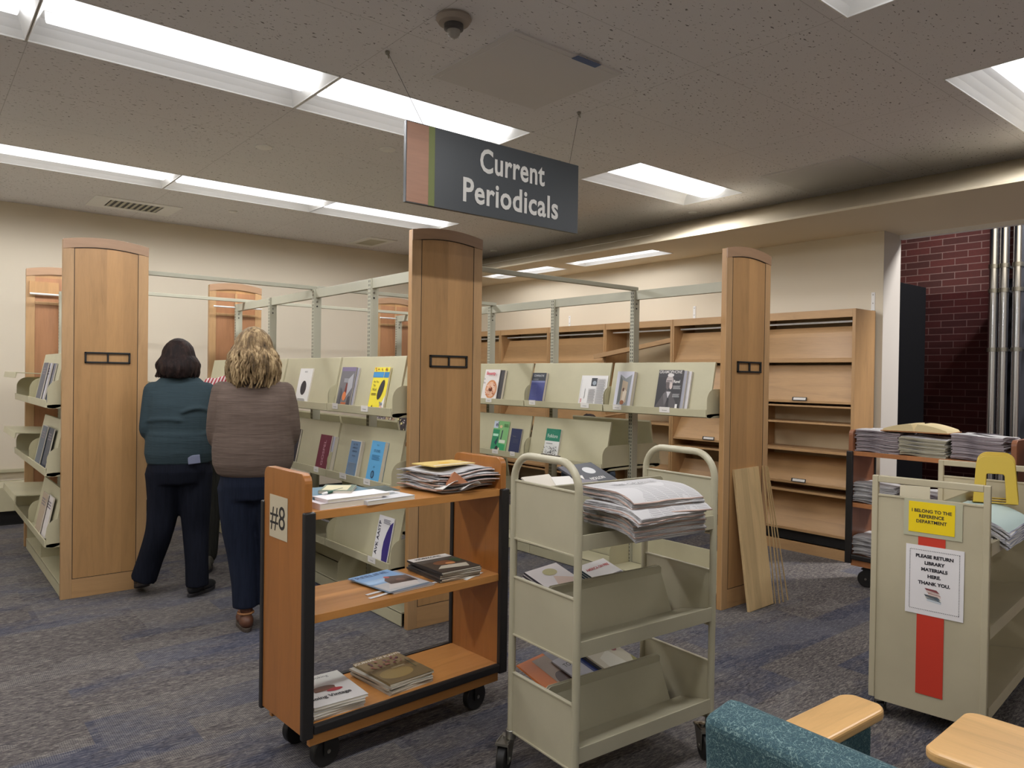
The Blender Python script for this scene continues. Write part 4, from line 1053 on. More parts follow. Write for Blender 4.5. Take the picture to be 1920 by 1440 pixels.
snow = [('r', 0, .62, 1, 1, (130, 170, 214)), ('r', 0, .45, 1, .66, (150, 180, 212)), ('t', 'TREELINE', .4, .88, .15, (54, 84, 130), 1.1, 0, .004), ('r', 0, 0, 1, .4, (196, 196, 198)), ('p', [(.35, .3), (.95, .2), (1, .55), (.6, .68), (.4, .5)], (86, 66, 58)), ('p', [(.1, .1), (.8, .05), (.9, .22), (.3, .3)], (214, 208, 204)), ('e', .58, .63, .06, .05, (190, 90, 84)), ('e', .7, .4, .1, .07, (120, 92, 80)), ('e', .85, .3, .07, .06, (60, 50, 48))]
m8('magazine', 'magazine with a snowy mountain cover on the middle shelf of cart #8', 'magazine', .205, .275, .004, (150, 180, 212), snow, .485, .045, .593, 6)
m8('magazine', 'grey magazine under the snowy-cover one', 'magazine', .205, .275, .006, (150, 146, 150), [], .50, .035, .586, 2)
brn = [('r', 0, .8, 1, 1, (216, 212, 206)), ('r', 0, 0, 1, .78, (64, 56, 48)), ('e', .5, .5, .25, .12, (130, 84, 54)), ('e', .6, .42, .12, .06, (206, 140, 90)), ('p', [(.1, .2), (.8, .1), (.9, .3), (.3, .35)], (196, 190, 172)), ('e', .85, .55, .12, .12, (56, 84, 52)), ('t', 'HORIZONS', .45, .9, .1, (60, 60, 60), 1, 0, .002)]
for i in range(6):
    m8('magazine', 'dark magazine with brown and green photo, top of the middle shelf pile' if i == 5 else 'dark-edged magazine in the pile on the middle shelf of cart #8', 'magazine', .205, .265, .0075, (52, 48, 46) if i % 2 else (70, 66, 64), brn if i == 5 else [], .735+.004*math.sin(i*2), .035-.002*i, .586+i*.0078, -4+3*math.sin(i*1.7), None if i == 5 else 'middle shelf magazine pile')
flw = [('r', 0, 0, 1, 1, (128, 108, 72)), ('r', 0, 0, 1, .35, (112, 94, 62)), ('e', .4, .3, .35, .18, (146, 124, 76)), ('t', 'JOURNAL OF PLANTS', .5, .93, .09, (222, 214, 196), .95, 0, .002)] + speck(.15, .85, .6, .82, 24, [(118, 52, 66), (96, 60, 70), (150, 96, 80)], 4, .05) + lines(.4, .7, .42, .47, 2, (190, 176, 140), .4) + [('p', [(.8, .25), (.82, .25), (.86, .6), (.84, .6)], (60, 66, 44))]
for i in range(5):
    m8('magazine', 'olive-brown magazine with flowers on top of the lower shelf pile' if i == 4 else 'pale-edged magazine in the pile under the flower-cover one', 'magazine', .215, .275, .0085, (132, 114, 78) if i == 4 else (176, 172, 160), flw if i == 4 else [], .49+.006*math.sin(i*2.2), .03, .1905+i*.0088, 2+5*math.sin(i*2.4), None if i == 4 else 'lower shelf magazine pile')
cook = [('r', 0, .72, 1, 1, (206, 206, 200)), ('t', 'Cooking', .55, .9, .1, (60, 60, 64), .9), ('e', .45, .52, .22, .07, (96, 58, 44)), ('r', .25, .42, .65, .5, (110, 66, 46)), ('e', .6, .4, .15, .05, (170, 40, 50)), ('t', 'Going Vintage', .42, .24, .12, (64, 64, 70), .9, 0, .003)]
for i in range(5):
    m8('magazine', 'white cooking magazine with a brown pot at the left of the lower shelf' if i == 4 else 'white magazine in the pile under the brown-pot one', 'magazine', .215, .275, .010, (216, 214, 212), cook if i == 4 else [], .155+.008*math.sin(i*1.9), .02-.003*i, .1905+i*.0102, -3+4*math.sin(i*1.5), None if i == 4 else 'left pile on the lower shelf')
for i, (x, y, z, rz, L, lb) in enumerate(((.38, .10, .5865, 8, .14, 'white paper strip behind another, middle shelf of cart #8'), (.37, .055, .5865, 8, .15, 'curled white paper strip in front, middle shelf of cart #8'), (.555, .06, .5865, 4, .15, 'white paper strip right of the snowy magazine'), (.81, .04, .5865, 20, .14, 'white paper strip by the dark magazine pile'), (.135, .05, .1915, 5, .15, 'white paper strip before the brown-pot magazine'), (.535, .05, .1915, 10, .15, 'white paper strip in front of the flower-cover pile'))):
    b = MB(); n = 8
    for k in range(n):
        x0, x1 = -L/2+L*k/n, -L/2+L*(k+1)/n; f = lambda x: .0006+(.012*((x/L+.5)**4) if i == 1 else 0)
        b.quad([(x0, -.009, f(x0)), (x1, -.009, f(x1)), (x1, .009, f(x1)), (x0, .009, f(x0))], M_paper)
    o = b.build('paper_strip'); md = o.modifiers.new('s', 'SOLIDIFY'); md.thickness = .0005
    o.matrix_world = flat(Lc(x, y, z), A8+rz); tag(o, lb, 'paper strip')

# newspapers ---------------------------------------------------------
def newspaper_proto(w, d, t, seed, edge, fn, top=None, rough=.0025, nx=12, ny=9):
    rnd = random.Random(seed); b = MB()
    ph = [rnd.uniform(0, 6) for _ in range(6)]
    def zz(x, y): return fn(x, y) + rough*(math.sin(x*28+ph[0])*math.cos(y*19+ph[1])+.5*math.sin(y*43+ph[2]))
    def rim(i, j):
        ex = rnd.uniform(-.004, .004)
        return ex
    xs = [-w/2+w*i/nx for i in range(nx+1)]; ys = [-d/2+d*j/ny for j in range(ny+1)]
    vs = []; fs = []
    jig = {}
    for k in range(3):
        for j, y in enumerate(ys):
            for i, x in enumerate(xs):
                e = (i in (0, nx)) or (j in (0, ny))
                dx = dy = 0
                if e:
                    g = (.003 if k == 1 else 0)
                    if j == 0: dy = -g + .0015*math.sin(i*1.7+ph[3]+k)
                    if i == 0: dx = -.002*math.sin(j*2.1+ph[4]+k*2)
                    if i == nx: dx = .002*math.sin(j*1.9+ph[5]+k*2)
                vs.append((x+dx, y+dy, zz(x, y)+t*(k/2)*(.92 if e and k == 2 else 1)))
    nn = (nx+1)*(ny+1); id_ = lambda k, i, j: k*nn+j*(nx+1)+i
    top_f = []; side = []
    for j in range(ny):
        for i in range(nx):
            top_f.append((id_(2, i, j), id_(2, i+1, j), id_(2, i+1, j+1), id_(2, i, j+1))); top_f.append((id_(0, i, j), id_(0, i, j+1), id_(0, i+1, j+1), id_(0, i+1, j)))
    for k in (0, 1):
        for i in range(nx):
            side.append((id_(k, i, 0), id_(k, i+1, 0), id_(k+1, i+1, 0), id_(k+1, i, 0))); side.append((id_(k, i+1, ny), id_(k, i, ny), id_(k+1, i, ny), id_(k+1, i+1, ny)))
        for j in range(ny):
            side.append((id_(k, 0, j+1), id_(k, 0, j), id_(k+1, 0, j), id_(k+1, 0, j+1))); side.append((id_(k, nx, j), id_(k, nx, j+1), id_(k+1, nx, j+1), id_(k+1, nx, j)))
    b.add(vs, top_f, top or M_news)
    i2 = b.m(edge)
    for f in side: b.f.append(list(f)); b.mi.append(i2)
    return b
def pile(n, x, y, z, w, d, t, rz, seed, edge, label, top_label, group, fn=lambda x, y: 0, jitter=(.006, 2.0), nx=12, ny=9, tops=None, edge2=None, custom=None, rough=.0025, deco=None):
    rnd = random.Random(seed); protos = []
    for s in range(3):
        o = newspaper_proto(w, d, t, seed*7+s, edge if s < 2 or edge2 is None else edge2, fn, nx=nx, ny=ny, rough=rough, top=tops)
        protos.append(o)
    meshes = []; out = []
    for i in range(n):
        s = i % 3
        if i < 3:
            o = protos[s].build('newspaper', smooth=True, angle=50); meshes.append(o)
        else:
            o = meshes[s].copy(); COL.objects.link(o)
        dx, dy, dr = rnd.uniform(-1, 1)*jitter[0], rnd.uniform(-1, 1)*jitter[0], rnd.uniform(-1, 1)*jitter[1]
        if custom: dx, dy, dr = custom(i, dx, dy, dr)
        o.location = (x+dx, y+dy, z+i*t); o.rotation_euler = (0, 0, R_(rz+dr))
        last = i == n-1
        tag(o, top_label if last else label, 'newspaper', None if last else group)
        out.append(o)
    if deco: deco(out[-1], t)
    return out
# tall pile on the putty truck, front edge sagging over the lip
def sag(x, y):
    v = -.0
    if y < -.03: v -= 3.2*(-.03-y)**2
    return v - .25*max(0, x+.02)*max(0, -.02-y)
def cst(i, dx, dy, dr):
    if 10 <= i <= 13: return dx-.035+(i-10)*.004, dy-.022, dr+5
    if i == 14: return dx+.01, dy-.012, dr-4
    if i < 10: return dx+.004, dy+.004, dr
    return dx, dy+.01, dr
def deco_masthead(o, t):
    k = MB(); T = T3(0, .04, t+.0042)
    k.text('THE GAZETTE', .034, ink((58, 56, 58)), T, .0003, sx=.95); k.text('- news -', .016, ink((80, 78, 80)), T3(0, .012, t+.0042), 0)
    k.build('masthead', o)
px_, py_, _ = Lg(.295, -.015, 0)
pile(21, px_+.0, py_-.0, .942, .345, .25, .0062, GA-1, 11, M_newsedge, 'grey newspaper in the tall sagging pile on the putty truck', 'topmost newspaper of the tall pile on the putty truck', 'tall newspaper pile on the putty truck', sag, (.004, 1.6), 16, 12, edge2=M_newspink, custom=cst, rough=.0012, deco=deco_masthead)
# messy pile on cart #8
def wav(x, y): return .006*math.sin(x*17)+.004*math.sin(y*23)
qx, qy, _ = Lc(.77, .17, 0)
pl8 = pile(13, qx, qy, .966, .33, .27, .0062, A8+2, 5, M_newsedge, 'crumpled newspaper in the messy pile at the right of cart #8', 'yellowish newspaper on top of the messy pile on cart #8', 'messy newspaper pile on cart #8', wav, (.018, 7), 14, 10, edge2=M_newspink, tops=None, rough=.003)
m8('magazine', 'yellow-covered magazine lying on the messy pile of cart #8', 'magazine', .23, .16, .004, (214, 186, 110), [('e', .5, .5, .12, .16, (216, 170, 60)), ('r', .05, .1, .95, .2, (226, 220, 206))], .76, .11, 1.060, 3)
b = MB(); b.add([(0, 0, 0), (.11, .01, .004), (.055, .03, .05), (.055, .11, .012)], [(0, 1, 2), (0, 2, 3), (1, 3, 2)], plain('kraft_paper', (164, 106, 72), .8))
o = b.build('brown_envelope'); o.location = Lc(.62, -.006, 1.0); o.rotation_euler = (0, 0, R_(-6)); tag(o, 'folded brown paper corner sticking out of the messy pile', 'envelope'); md = o.modifiers.new('s', 'SOLIDIFY'); md.thickness = .001
for i, (x, z, r) in enumerate(((.60, .985, 12), (.70, .975, -4))):
    b = MB(); pts = []
    for k in range(7):
        u = k/6; pts.append((u*.10, -.03*math.sin(u*3.1), .03*math.sin(u*2.6)))
    for a, c in zip(pts, pts[1:]): b.quad([a, c, (c[0], c[1]+.05, c[2]*.3+.006), (a[0], a[1]+.05, a[2]*.3+.006)], M_paper)
    o = b.build('loose_page', smooth=True); md = o.modifiers.new('s', 'SOLIDIFY'); md.thickness = .0008
    o.location = Lc(x, -.01, z); o.rotation_euler = (R_(-8), 0, R_(A8+r)); tag(o, ['left curled page at the front of the messy pile', 'middle curled page at the front of the messy pile'][i], 'loose page')
# piles on the reddish cart by the wall
WC = 5.20
pile(17, WC+.17, 2.36, .957, .30, .285, .0088, 90, 21, M_newsdark, 'purplish newspaper in the left pile on the reddish cart', 'topmost newspaper of the left pile on the reddish cart', 'left newspaper pile on the reddish cart', wav, (.008, 3), 8, 6)
pile(14, WC+.155, 2.055, .957, .29, .30, .0088, 90, 22, newsprint_edge('greenish_newsprint_edges', (178, 172, 150), (98, 94, 82)), 'greenish newspaper in the middle pile on the reddish cart', 'topmost newspaper of the middle pile on the reddish cart', 'middle newspaper pile on the reddish cart', wav, (.006, 2.5), 8, 6)
pile(18, WC+.16, 1.735, .957, .30, .27, .0088, 88, 23, M_newsdark, 'newspaper in the right pile on the reddish cart', 'topmost newspaper of the right pile, with a dark photo', 'right newspaper pile on the reddish cart', wav, (.008, 3), 8, 6,
     deco=lambda o, t: MB().box(-.09, .05, -.03, .07, t+.010, t+.0106, ink((70, 62, 72))).build('front_page_photo', o))
pile(15, WC+.15, 2.37, .592, .29, .27, .009, 92, 24, M_newsedge, 'newspaper in the left pile on the middle shelf of the reddish cart', 'topmost newspaper on the middle shelf left pile', 'middle shelf left pile', wav, (.010, 4), 8, 6)
pile(13, WC+.17, 1.97, .592, .40, .28, .009, 90, 25, M_newsdark, 'dark newspaper in the middle shelf pile seen over the putty cart', 'topmost dark newspaper seen over the putty cart handle', 'middle shelf dark pile', wav, (.012, 5), 8, 6,
     deco=lambda o, t: MB().box(-.05, .06, -.10, -.02, t+.010, t+.0106, ink((216, 212, 208))).text('DAILY', .04, ink((60, 60, 60)), T3(0, -.06, t+.0112)).build('white_headline', o))
pile(13, WC+.15, 2.37, .222, .29, .27, .010, 90, 26, M_newsedge, 'newspaper in the pile on the bottom shelf of the reddish cart', 'topmost newspaper on the bottom shelf of the reddish cart', 'bottom shelf pile', wav, (.010, 5), 8, 6)
pile(12, WC+.16, 1.25, .957, .30, .28, .009, 90, 27, M_newsdark, 'newspaper in the pile cut off at the right edge of the photo', 'topmost newspaper of the pile at the right photo edge', 'pile at the right edge', wav, (.010, 4), 8, 6)
# open reference volume on top
t = thing('open_book', 'large open cream book lying face up on the newspaper piles', 'book', (WC+.17, 2.13, 1.112), R_(-84))
bk_ = MB()
for s in (-1, 1):
    pr = [(0, .008), (s*.006, .028)] + [(s*(.02+.17*i/6), .010+.045*math.cos(i/6*1.35)) for i in range(7)] + [(s*.20, .006)]
    if s < 0: pr.reverse()
    bk_.prism(pr, 'y', -.15, .15, plain('aged_pages', (214, 196, 150), .8))
bk_.build('pages', t, smooth=True, angle=50)
b = MB(); b.box(-.21, .21, -.155, .155, 0, .006, plain('orange_brown_cover', (164, 112, 66), .6)); b.build('cover', t)

# rear trays of the putty truck
def rear(x, z, w, h, th, cov, items, label, rz=0, pitch=32, y=.235, spine=None, dz=0, cat='magazine', group=None):
    up = Vector((math.sin(R_(rz))*.0, math.cos(R_(pitch)), math.sin(R_(pitch))*.55))
    o = Vector((x+(.09 if z < .8 else .03), y, z+dz)); a = R_(GA)
    rot = Matrix.Rotation(a, 4, 'Z')
    M = Matrix.Translation((1.717, 1.735, 0)) @ rot @ Matrix.Translation(o) @ Matrix.Rotation(R_(rz), 4, 'Z') @ Matrix.Rotation(R_(pitch), 4, 'X')
    return magazine('magazine', label, cat, w, h, th, cov, items, group, spine, M)
rear(.12, .955, .15, .20, .006, (214, 206, 192), lines(.1, .9, .3, .6, 3, (180, 90, 60)), 'cream paper in the top rear tray of the putty truck', 8, 34)
rear(.21, .965, .14, .17, .004, (226, 222, 216), [], 'second cream paper in the top rear tray', -10, 34)
rear(.40, .985, .235, .25, .008, (58, 60, 68), [('e', .62, .78, .16, .1, (206, 206, 206)), ('t', 'NOTION', .55, .55, .10, WHT, 1, 180, .002), ('p', [(0, .0), (.4, .0), (.45, .5), (0, .6)], (120, 116, 122))], 'black magazine with white emblem in the top rear tray', 14, 24)
phots = [('r', .05, .45, .35, .6, (110, 84, 90)), ('r', .38, .45, .62, .6, (176, 60, 66)), ('r', .65, .4, .95, .6, (90, 84, 96)), ('r', .1, .2, .5, .4, (150, 120, 116)), ('r', .55, .1, .95, .35, (116, 96, 100))]
for i in range(4):
    rear(.17+.006*i, .565+i*.009, .205, .27, .008, (214, 206, 204), ([('e', .55, .85, .2, .08, (170, 160, 90)), ('p', [(.1, .0), (.9, .0), (.95, .6), (.5, .75), (.3, .5)], (206, 176, 158)), ('p', [(0, .1), (.3, .1), (.35, .5), (0, .5)], (160, 158, 160))] if i == 3 else []), 'magazine with a pale portrait, left in the middle rear tray' if i == 3 else 'magazine in the left pile of the middle rear tray', 14, 20, y=.225, spine=(60, 58, 64), group=None if i == 3 else 'left pile in the middle rear tray')
for i in range(4):
    rear(.42+.004*i, .565+i*.008, .20, .25, .007, (226, 222, 220), ([('t', 'AMERICA ON FIRE', .5, .84, .08, (196, 60, 66), 1, 0, .002)]+phots if i == 3 else []), 'white magazine with a red headline in the middle rear tray' if i == 3 else 'magazine under the red headline one in the middle rear tray', 14, 20, y=.225, spine=(40, 62, 66), group=None if i == 3 else 'right pile in the middle rear tray')
rear(.155, .245, .215, .27, .006, (226, 124, 50), [('r', .35, .45, 1, .95, (176, 156, 140)), ('e', .6, .45, .2, .16, (96, 76, 70)), ('r', .75, .5, 1, 1, (150, 150, 160)), ('e', .45, .25, .1, .08, (90, 66, 60)), ('e', .6, .2, .07, .06, (60, 50, 52))], 'orange magazine in the bottom rear tray of the putty truck', 14, 20, y=.215)
rear(.19, .232, .215, .27, .006, (206, 204, 206), [], 'white magazine under the orange one in the bottom rear tray', 12, 20, y=.215)
rear(.30, .25, .20, .24, .006, (190, 190, 202), [('r', .55, .2, 1, .8, (38, 60, 130)), ('t', 'TOUR', .3, .8, .12, (50, 50, 60), 1)], 'blue and white magazine in the bottom rear tray', 14, 18, y=.22)
for i in range(4):
    rear(.44+.003*i, .232+i*.008, .20, .24, .007, (206, 200, 180) if i == 3 else (90, 92, 100), ([('e', .8, .8, .1, .1, (150, 90, 90)), ('p', [(.1, .1), (.7, .2), (.6, .8), (.2, .7)], (222, 220, 206)), ('p', [(.6, .1), (1, .1), (1, .5)], (150, 146, 90))] if i == 3 else []), 'pale photo magazine at the right in the bottom rear tray' if i == 3 else 'dark-edged magazine under the pale photo one', 14, 18, y=.22, group=None if i == 3 else 'right pile in the bottom rear tray')

# things on the reference cart
M_yel = plain('mustard_plastic', (206, 176, 62), .35)
def arch_stand(label, x, s, rz, k):
    t = thing('book_support', label, 'book support'); b = MB()
    h = .215; ow, iw = .088, .042
    def out(w, hh, r):
        p = [(-w, 0)]
        for i in range(7): a = math.pi/2*i/6; p.append((-w*.86+r-r*math.cos(a), hh-r+r*math.sin(a)))
        for i in range(7): a = math.pi/2*i/6; p.append((w*.86-r+r*math.sin(a), hh-r+r*math.cos(a)))
        p.append((w, 0)); return p
    o_ = out(ow, h, .045); i_ = out(iw, h*.62, .01)
    n = len(o_); vs = []; fs = []
    for yy in (0, .012):
        vs += [(p[0], yy, p[1]) for p in o_] + [(p[0], yy, p[1]) for p in i_]
    for a in range(n-1):
        fs.append((a, a+1, n+a+1, n+a)); fs.append((2*n+a+1, 2*n+a, 3*n+a, 3*n+a+1))
        fs.append((a, 2*n+a, 2*n+a+1, a+1)); fs.append((n+a, n+a+1, 3*n+a+1, 3*n+a))
    fs += [(0, n, 3*n, 2*n), (n-1, 3*n-1, 4*n-1, 2*n-1)]
    b.add(vs, fs, M_yel); b.build('upright', t, bevel=.002)
    b = MB(); b.box(-ow, ow, 0, .10, 0, .004, M_yel); b.build('foot', t, bevel=.001)
    p = rcM @ Vector(Q(x, s, 0)); t.matrix_world = Matrix.Translation((p.x, p.y, .858+k)) @ Matrix.Rotation(R_(rz), 4, 'Z') @ Matrix.Rotation(R_(-10), 4, 'X')
arch_stand('front mustard yellow arched book support on the putty cart', .55, .34, -66, .045)
arch_stand('mustard yellow arched book support just behind the front one', .58, .335, -66, .052)
arch_stand('rearmost of the nested mustard yellow book supports', .61, .33, -66, .059)
def ref_mag(i, label, cov, w=.44, h=.30):
    fnn = lambda x, y: .0 - 3.0*max(0, -y-.02)**2
    pb_ = newspaper_proto(w, h, .0088, 90+i, newsprint_edge('blue_edge_%d' % i, (226, 226, 230), (96, 104, 140)), fnn, top=ink(cov), nx=8, ny=10, rough=.0008)
    o = pb_.build('magazine', smooth=True, angle=50)
    p = rcM @ Vector(Q(.36, .30, 0)); o.location = (p.x+.002*math.sin(i*2), p.y-.02, .824+i*.0092); o.rotation_euler = (0, 0, R_(5.5+3*math.sin(i*1.3)))
    tag(o, label, 'magazine', 'curved pile on the putty cart' if i < 7 else None)
for i in range(8): ref_mag(i, 'topmost pale teal magazine of the curved pile on the putty cart' if i == 7 else 'white-edged magazine in the curved pile on the putty cart', (190, 210, 206) if i == 7 else (226, 224, 222))
b = MB(); b.box(-.06, .06, 0, .006, 0, .16, M_putty2); b.box(-.06, .06, 0, .11, 0, .003, M_putty2); o = b.build('bookend', bevel=.001); p = rcM @ Vector(Q(.22, .10, 0)); o.location = (p.x, p.y, .83); o.rotation_euler = (R_(-20), 0, R_(-70)); tag(o, 'putty metal bookend leaning on the top tray of the right cart', 'bookend')

# boards leaning on the right end panel
def plank(label, x, y, w, th, h, lean_deg, side=0, mat=None, rz=0, name='shelf_board'):
    b = MB(); b.box(0, w, 0, th, 0, h, mat or M_board); o = b.build(name, bevel=.001)
    o.matrix_world = Matrix.Translation((x, y, .002)) @ Matrix.Rotation(R_(rz), 4, 'Z') @ Matrix.Rotation(R_(lean_deg), 4, 'X') @ Matrix.Rotation(R_(side), 4, 'Y')
    return tag(o, label, 'board')
plank('pale wide board leaning on the right wooden end panel', 4.075, 2.598, .275, .018, .885, -7.6, -1.0)
for i, (x, sd, y) in enumerate(((4.375, -2.6, 2.60), (4.40, -3.6, 2.585), (4.445, -5.6, 2.585), (4.51, -8.6, 2.59))):
    b = MB(); b.box(0, .004, 0, .007, 0, .895, M_board); o = b.build('wood_strip')
    o.matrix_world = Matrix.Translation((x, y, .001)) @ Matrix.Rotation(R_(-5.5), 4, 'X') @ Matrix.Rotation(R_(sd), 4, 'Y')
    tag(o, ['thin wood strip right beside the pale leaning board', 'second thin wood strip from the pale board', 'third thin wood strip from the pale board', 'outermost thin wood strip, leaning most'][i], 'wood strip')

# ================================================================== lounge chairs in the lower right corner
def rounded_box(b, x0, x1, y0, y1, z0, z1, mat, T=None): b.box(x0, x1, y0, y1, z0, z1, mat, T)
def arm_top(b, x0, x1, y0, y1, z, th, mat, bow=.02, r=.03):
    p = []
    for (cx, cy, a0) in ((x1-r, y0+r, -90), (x1-r, y1-r, 0), (x0+r, y1-r, 90), (x0+r, y0+r, 180)):
        for i in range(7):
            a = R_(a0+15*i); p.append((cx+r*math.cos(a), cy+r*math.sin(a)))
    q = []
    for (x, y) in p:
        q.append((x+(bow*(1-((y-(y0+y1)/2)/((y1-y0)/2))**2) if x > (x0+x1)/2 else 0), y))
    b.prism(q, 'z', z-th, z, mat)
def lounge(label, loc, rz, W=.62, arms=((1, .225, .34), (-1, .225, .34))):
    t = thing('armchair', label, 'armchair', loc, rz)
    # local: x forward, y left; back at x=0
    b = MB(); b.prism([(-.07, .30), (.05, .30), (.02, .775), (-.02, .79), (-.10, .775)], 'y', -W/2, W/2, M_teal); b.build('backrest', t, bevel=.022, seg=4)
    b = MB(); b.box(.03, .60, -W/2+.09, W/2-.09, .28, .44, M_teal); b.build('seat', t, bevel=.03, seg=4)
    for (s, ai, ao) in arms:
        ya, yb = sorted((s*ai, s*ao))
        b = MB(); b.box(.035, .48, ya+.014, yb-.014, .10, .622, M_teal); b.build('arm_panel', t, bevel=.012, seg=3)
        b = MB(); arm_top(b, .03, .525, ya, yb, .65, .026, M_arm, .018, .028); b.build('armrest', t, bevel=.008, seg=3)
    for (x, y) in ((.05, -W/2+.07), (.05, W/2-.07), (.48, -W/2+.07), (.48, W/2-.07)):
        b = MB(); b.cyl((x, y, 0), (x, y, .12), .02, M_arm, 14); b.build('leg', t, smooth=True)
    b = MB(); b.box(-.04, .55, -W/2+.05, W/2-.05, .1, .30, M_teal); b.build('base', t, bevel=.01)
    return t

# ================================================================== people
def remesh(o, vox=.011, sm=3, disp=None):
    md = o.modifiers.new('r', 'REMESH'); md.mode = 'VOXEL'; md.voxel_size = vox; md.use_smooth_shade = True
    s = o.modifiers.new('s', 'SMOOTH'); s.iterations = sm; s.factor = .6
    if disp:
        tx = bpy.data.textures.new('folds', 'CLOUDS'); tx.noise_scale = disp[1]
        d = o.modifiers.new('d', 'DISPLACE'); d.texture = tx; d.strength = disp[0]; d.mid_level = .5
    return o
def limb(b, pts, rs, mat, n=14, sub=5, flat=False):
    # smooth catmull path
    P = [Vector(p) for p in pts]; out = []; ro = []
    for i in range(len(P)-1):
        p0 = P[max(i-1, 0)]; p1 = P[i]; p2 = P[i+1]; p3 = P[min(i+2, len(P)-1)]
        for k in range(sub):
            t = k/sub
            out.append(.5*((2*p1)+(-p0+p2)*t+(2*p0-5*p1+4*p2-p3)*t*t+(-p0+3*p1-3*p2+p3)*t**3)); ro.append(rs[i]*(1-t)+rs[i+1]*t)
    out.append(P[-1]); ro.append(rs[-1])
    b.tube(out, ro, mat, n)
    b.ball(out[0], ro[0]*.98, mat, nu=12, nv=8); 
    if not flat: b.ball(out[-1], ro[-1]*.98, mat, nu=12, nv=8)
SKIN = plain('skin', (196, 144, 120), .5)
def hand(b, wr, d, up, side, s=1.0, curl=.5):
    d = Vector(d).normalized(); up = Vector(up); up = (up-d*up.dot(d)).normalized(); lt = d.cross(up)*side
    wr = Vector(wr)
    T = Matrix(((lt.x, d.x, up.x, 0), (lt.y, d.y, up.y, 0), (lt.z, d.z, up.z, 0), (0, 0, 0, 1)))
    b.ball((0, .045*s, 0), (.038*s, .05*s, .015*s), SKIN, Matrix.Translation(wr) @ T)
    for i, (u, L) in enumerate(((-.030, .060), (-.010, .074), (.010, .070), (.028, .055))):
        p0 = wr+d*.08*s+lt*u*s; p1 = p0+d*L*.45*s-up*.008; p2 = p1+(d*(1-curl)-up*curl).normalized()*L*.35*s; p3 = p2+(d*(.4-curl)-up).normalized()*L*.3*s
        b.tube([p0-d*.02, p0, p1, p2, p3], [.010*s, .010*s, .009*s, .0085*s, .007*s], SKIN, 8)
    q = wr+d*.03*s-lt*.032*s
    b.tube([q, q+(d*.5-lt)*.028*s, q+(d*.9-lt*.6)*.05*s-up*.01], [.012*s, .011*s, .008*s], SKIN, 8)
def head(b, c, s=1.0, fwd=(0, 1)):
    T = Matrix.Translation(c) @ Matrix.Rotation(math.atan2(fwd[1], fwd[0])-math.pi/2, 4, 'Z') @ Matrix.Scale(s, 4)
    b.ball((0, -.012, .02), (.074, .092, .100), SKIN, T); b.ball((0, .03, -.045), (.055, .062, .068), SKIN, T)
    b.ball((0, .098, -.012), (.012, .020, .020), SKIN, T); b.ball((0, .088, .012), (.009, .012, .03), SKIN, T); b.ball((0, .085, -.05), (.024, .012, .009), SKIN, T); b.ball((0, .075, -.088), (.022, .02, .018), SKIN, T)
    for k in (-1, 1): b.ball((k*.077, -.005, -.01), (.010, .018, .030), SKIN, T); b.ball((k*.03, .078, .035), (.022, .012, .007), SKIN, T)
    return T
def face_bits(root, T):
    b = MB()
    for k in (-1, 1): b.ball((k*.030, .076, .012), .0105, plain('eye_white', (226, 222, 216), .2), T)
    for k in (-1, 1): b.ball((k*.030, .083, .012), .0055, plain('iris', (60, 44, 34), .2), T)
    b.build('eyes', root, smooth=True)
    b = MB(); b.ball((0, .094, -.050), (.021, .006, .006), plain('lips', (160, 92, 86), .5), T); b.build('mouth', root, smooth=True)
def locks(b, T, mat, n, seed, length, rad, wave, thick, spread=1.0, base=None, lo=None):
    rnd = random.Random(seed)
    for i in range(n):
        az = rnd.uniform(0, 2*math.pi) if i % 4 else rnd.uniform(math.pi*1.1, math.pi*1.9)
        # leave the face (+y) open
        if abs(((az-math.pi/2+math.pi) % (2*math.pi))-math.pi) < .75: az += math.pi
        el = rnd.uniform(.15, 1.35)
        L = length*rnd.uniform(.75, 1.08); ph = rnd.uniform(0, 6); k = 12; pts = []; rs = []
        cx, cy = math.cos(az), math.sin(az)
        r0 = (rad*math.cos(el), .115*math.sin(el)+.02)
        for j in range(k+1):
            t = j/k
            if t < .3:
                e = el*(1-t/.3)
                rr = rad*math.cos(e)*1.04; z = .02+.108*math.sin(e)
            else:
                tt = (t-.3)/.7; rr = rad*1.04+spread*.045*math.sin(tt*2.4)*(1-.25*tt); z = .02-L*tt
            wv = wave*min(1, t*2)
            a2 = az+wv*math.sin(ph+t*11)/max(rr, .05); rr += wv*.8*math.cos(ph*1.3+t*12)
            pts.append((rr*math.cos(a2), rr*math.sin(a2)*1.15-.012, z)); rs.append(thick*(1-.55*t)*(.5+min(.5, t*3)))
        b.tube(pts, rs, mat, 6, T)
def shoe(root, x, y, rz, mat, sole, L=.255, z=0, pitch=0, tall=0.0):
    b = MB(); T = Matrix.Translation((x, y, z)) @ Matrix.Rotation(R_(rz), 4, 'Z') @ Matrix.Rotation(R_(pitch), 4, 'X')
    rg = []
    # local y forward, heel at -.08
    b.ball((0, -.03, .05), (.040, .065, .045), mat, T); b.ball((0, .085, .035), (.044, .085, .033), mat, T); b.ball((0, -.02, .075+tall), (.038, .045, .03+tall*.6), mat, T)
    o = b.build('shoe', root); remesh(o, .007, 3)
    s = MB(); P = []
    for i in range(20):
        a = 2*math.pi*i/20; yy = .035+.132*math.sin(a); wd = .046 if yy > 0 else .038; P.append((wd*math.cos(a), yy))
    s.prism(P, 'z', 0, .022, sole, T); s.build('sole', o, bevel=.004)
    return o

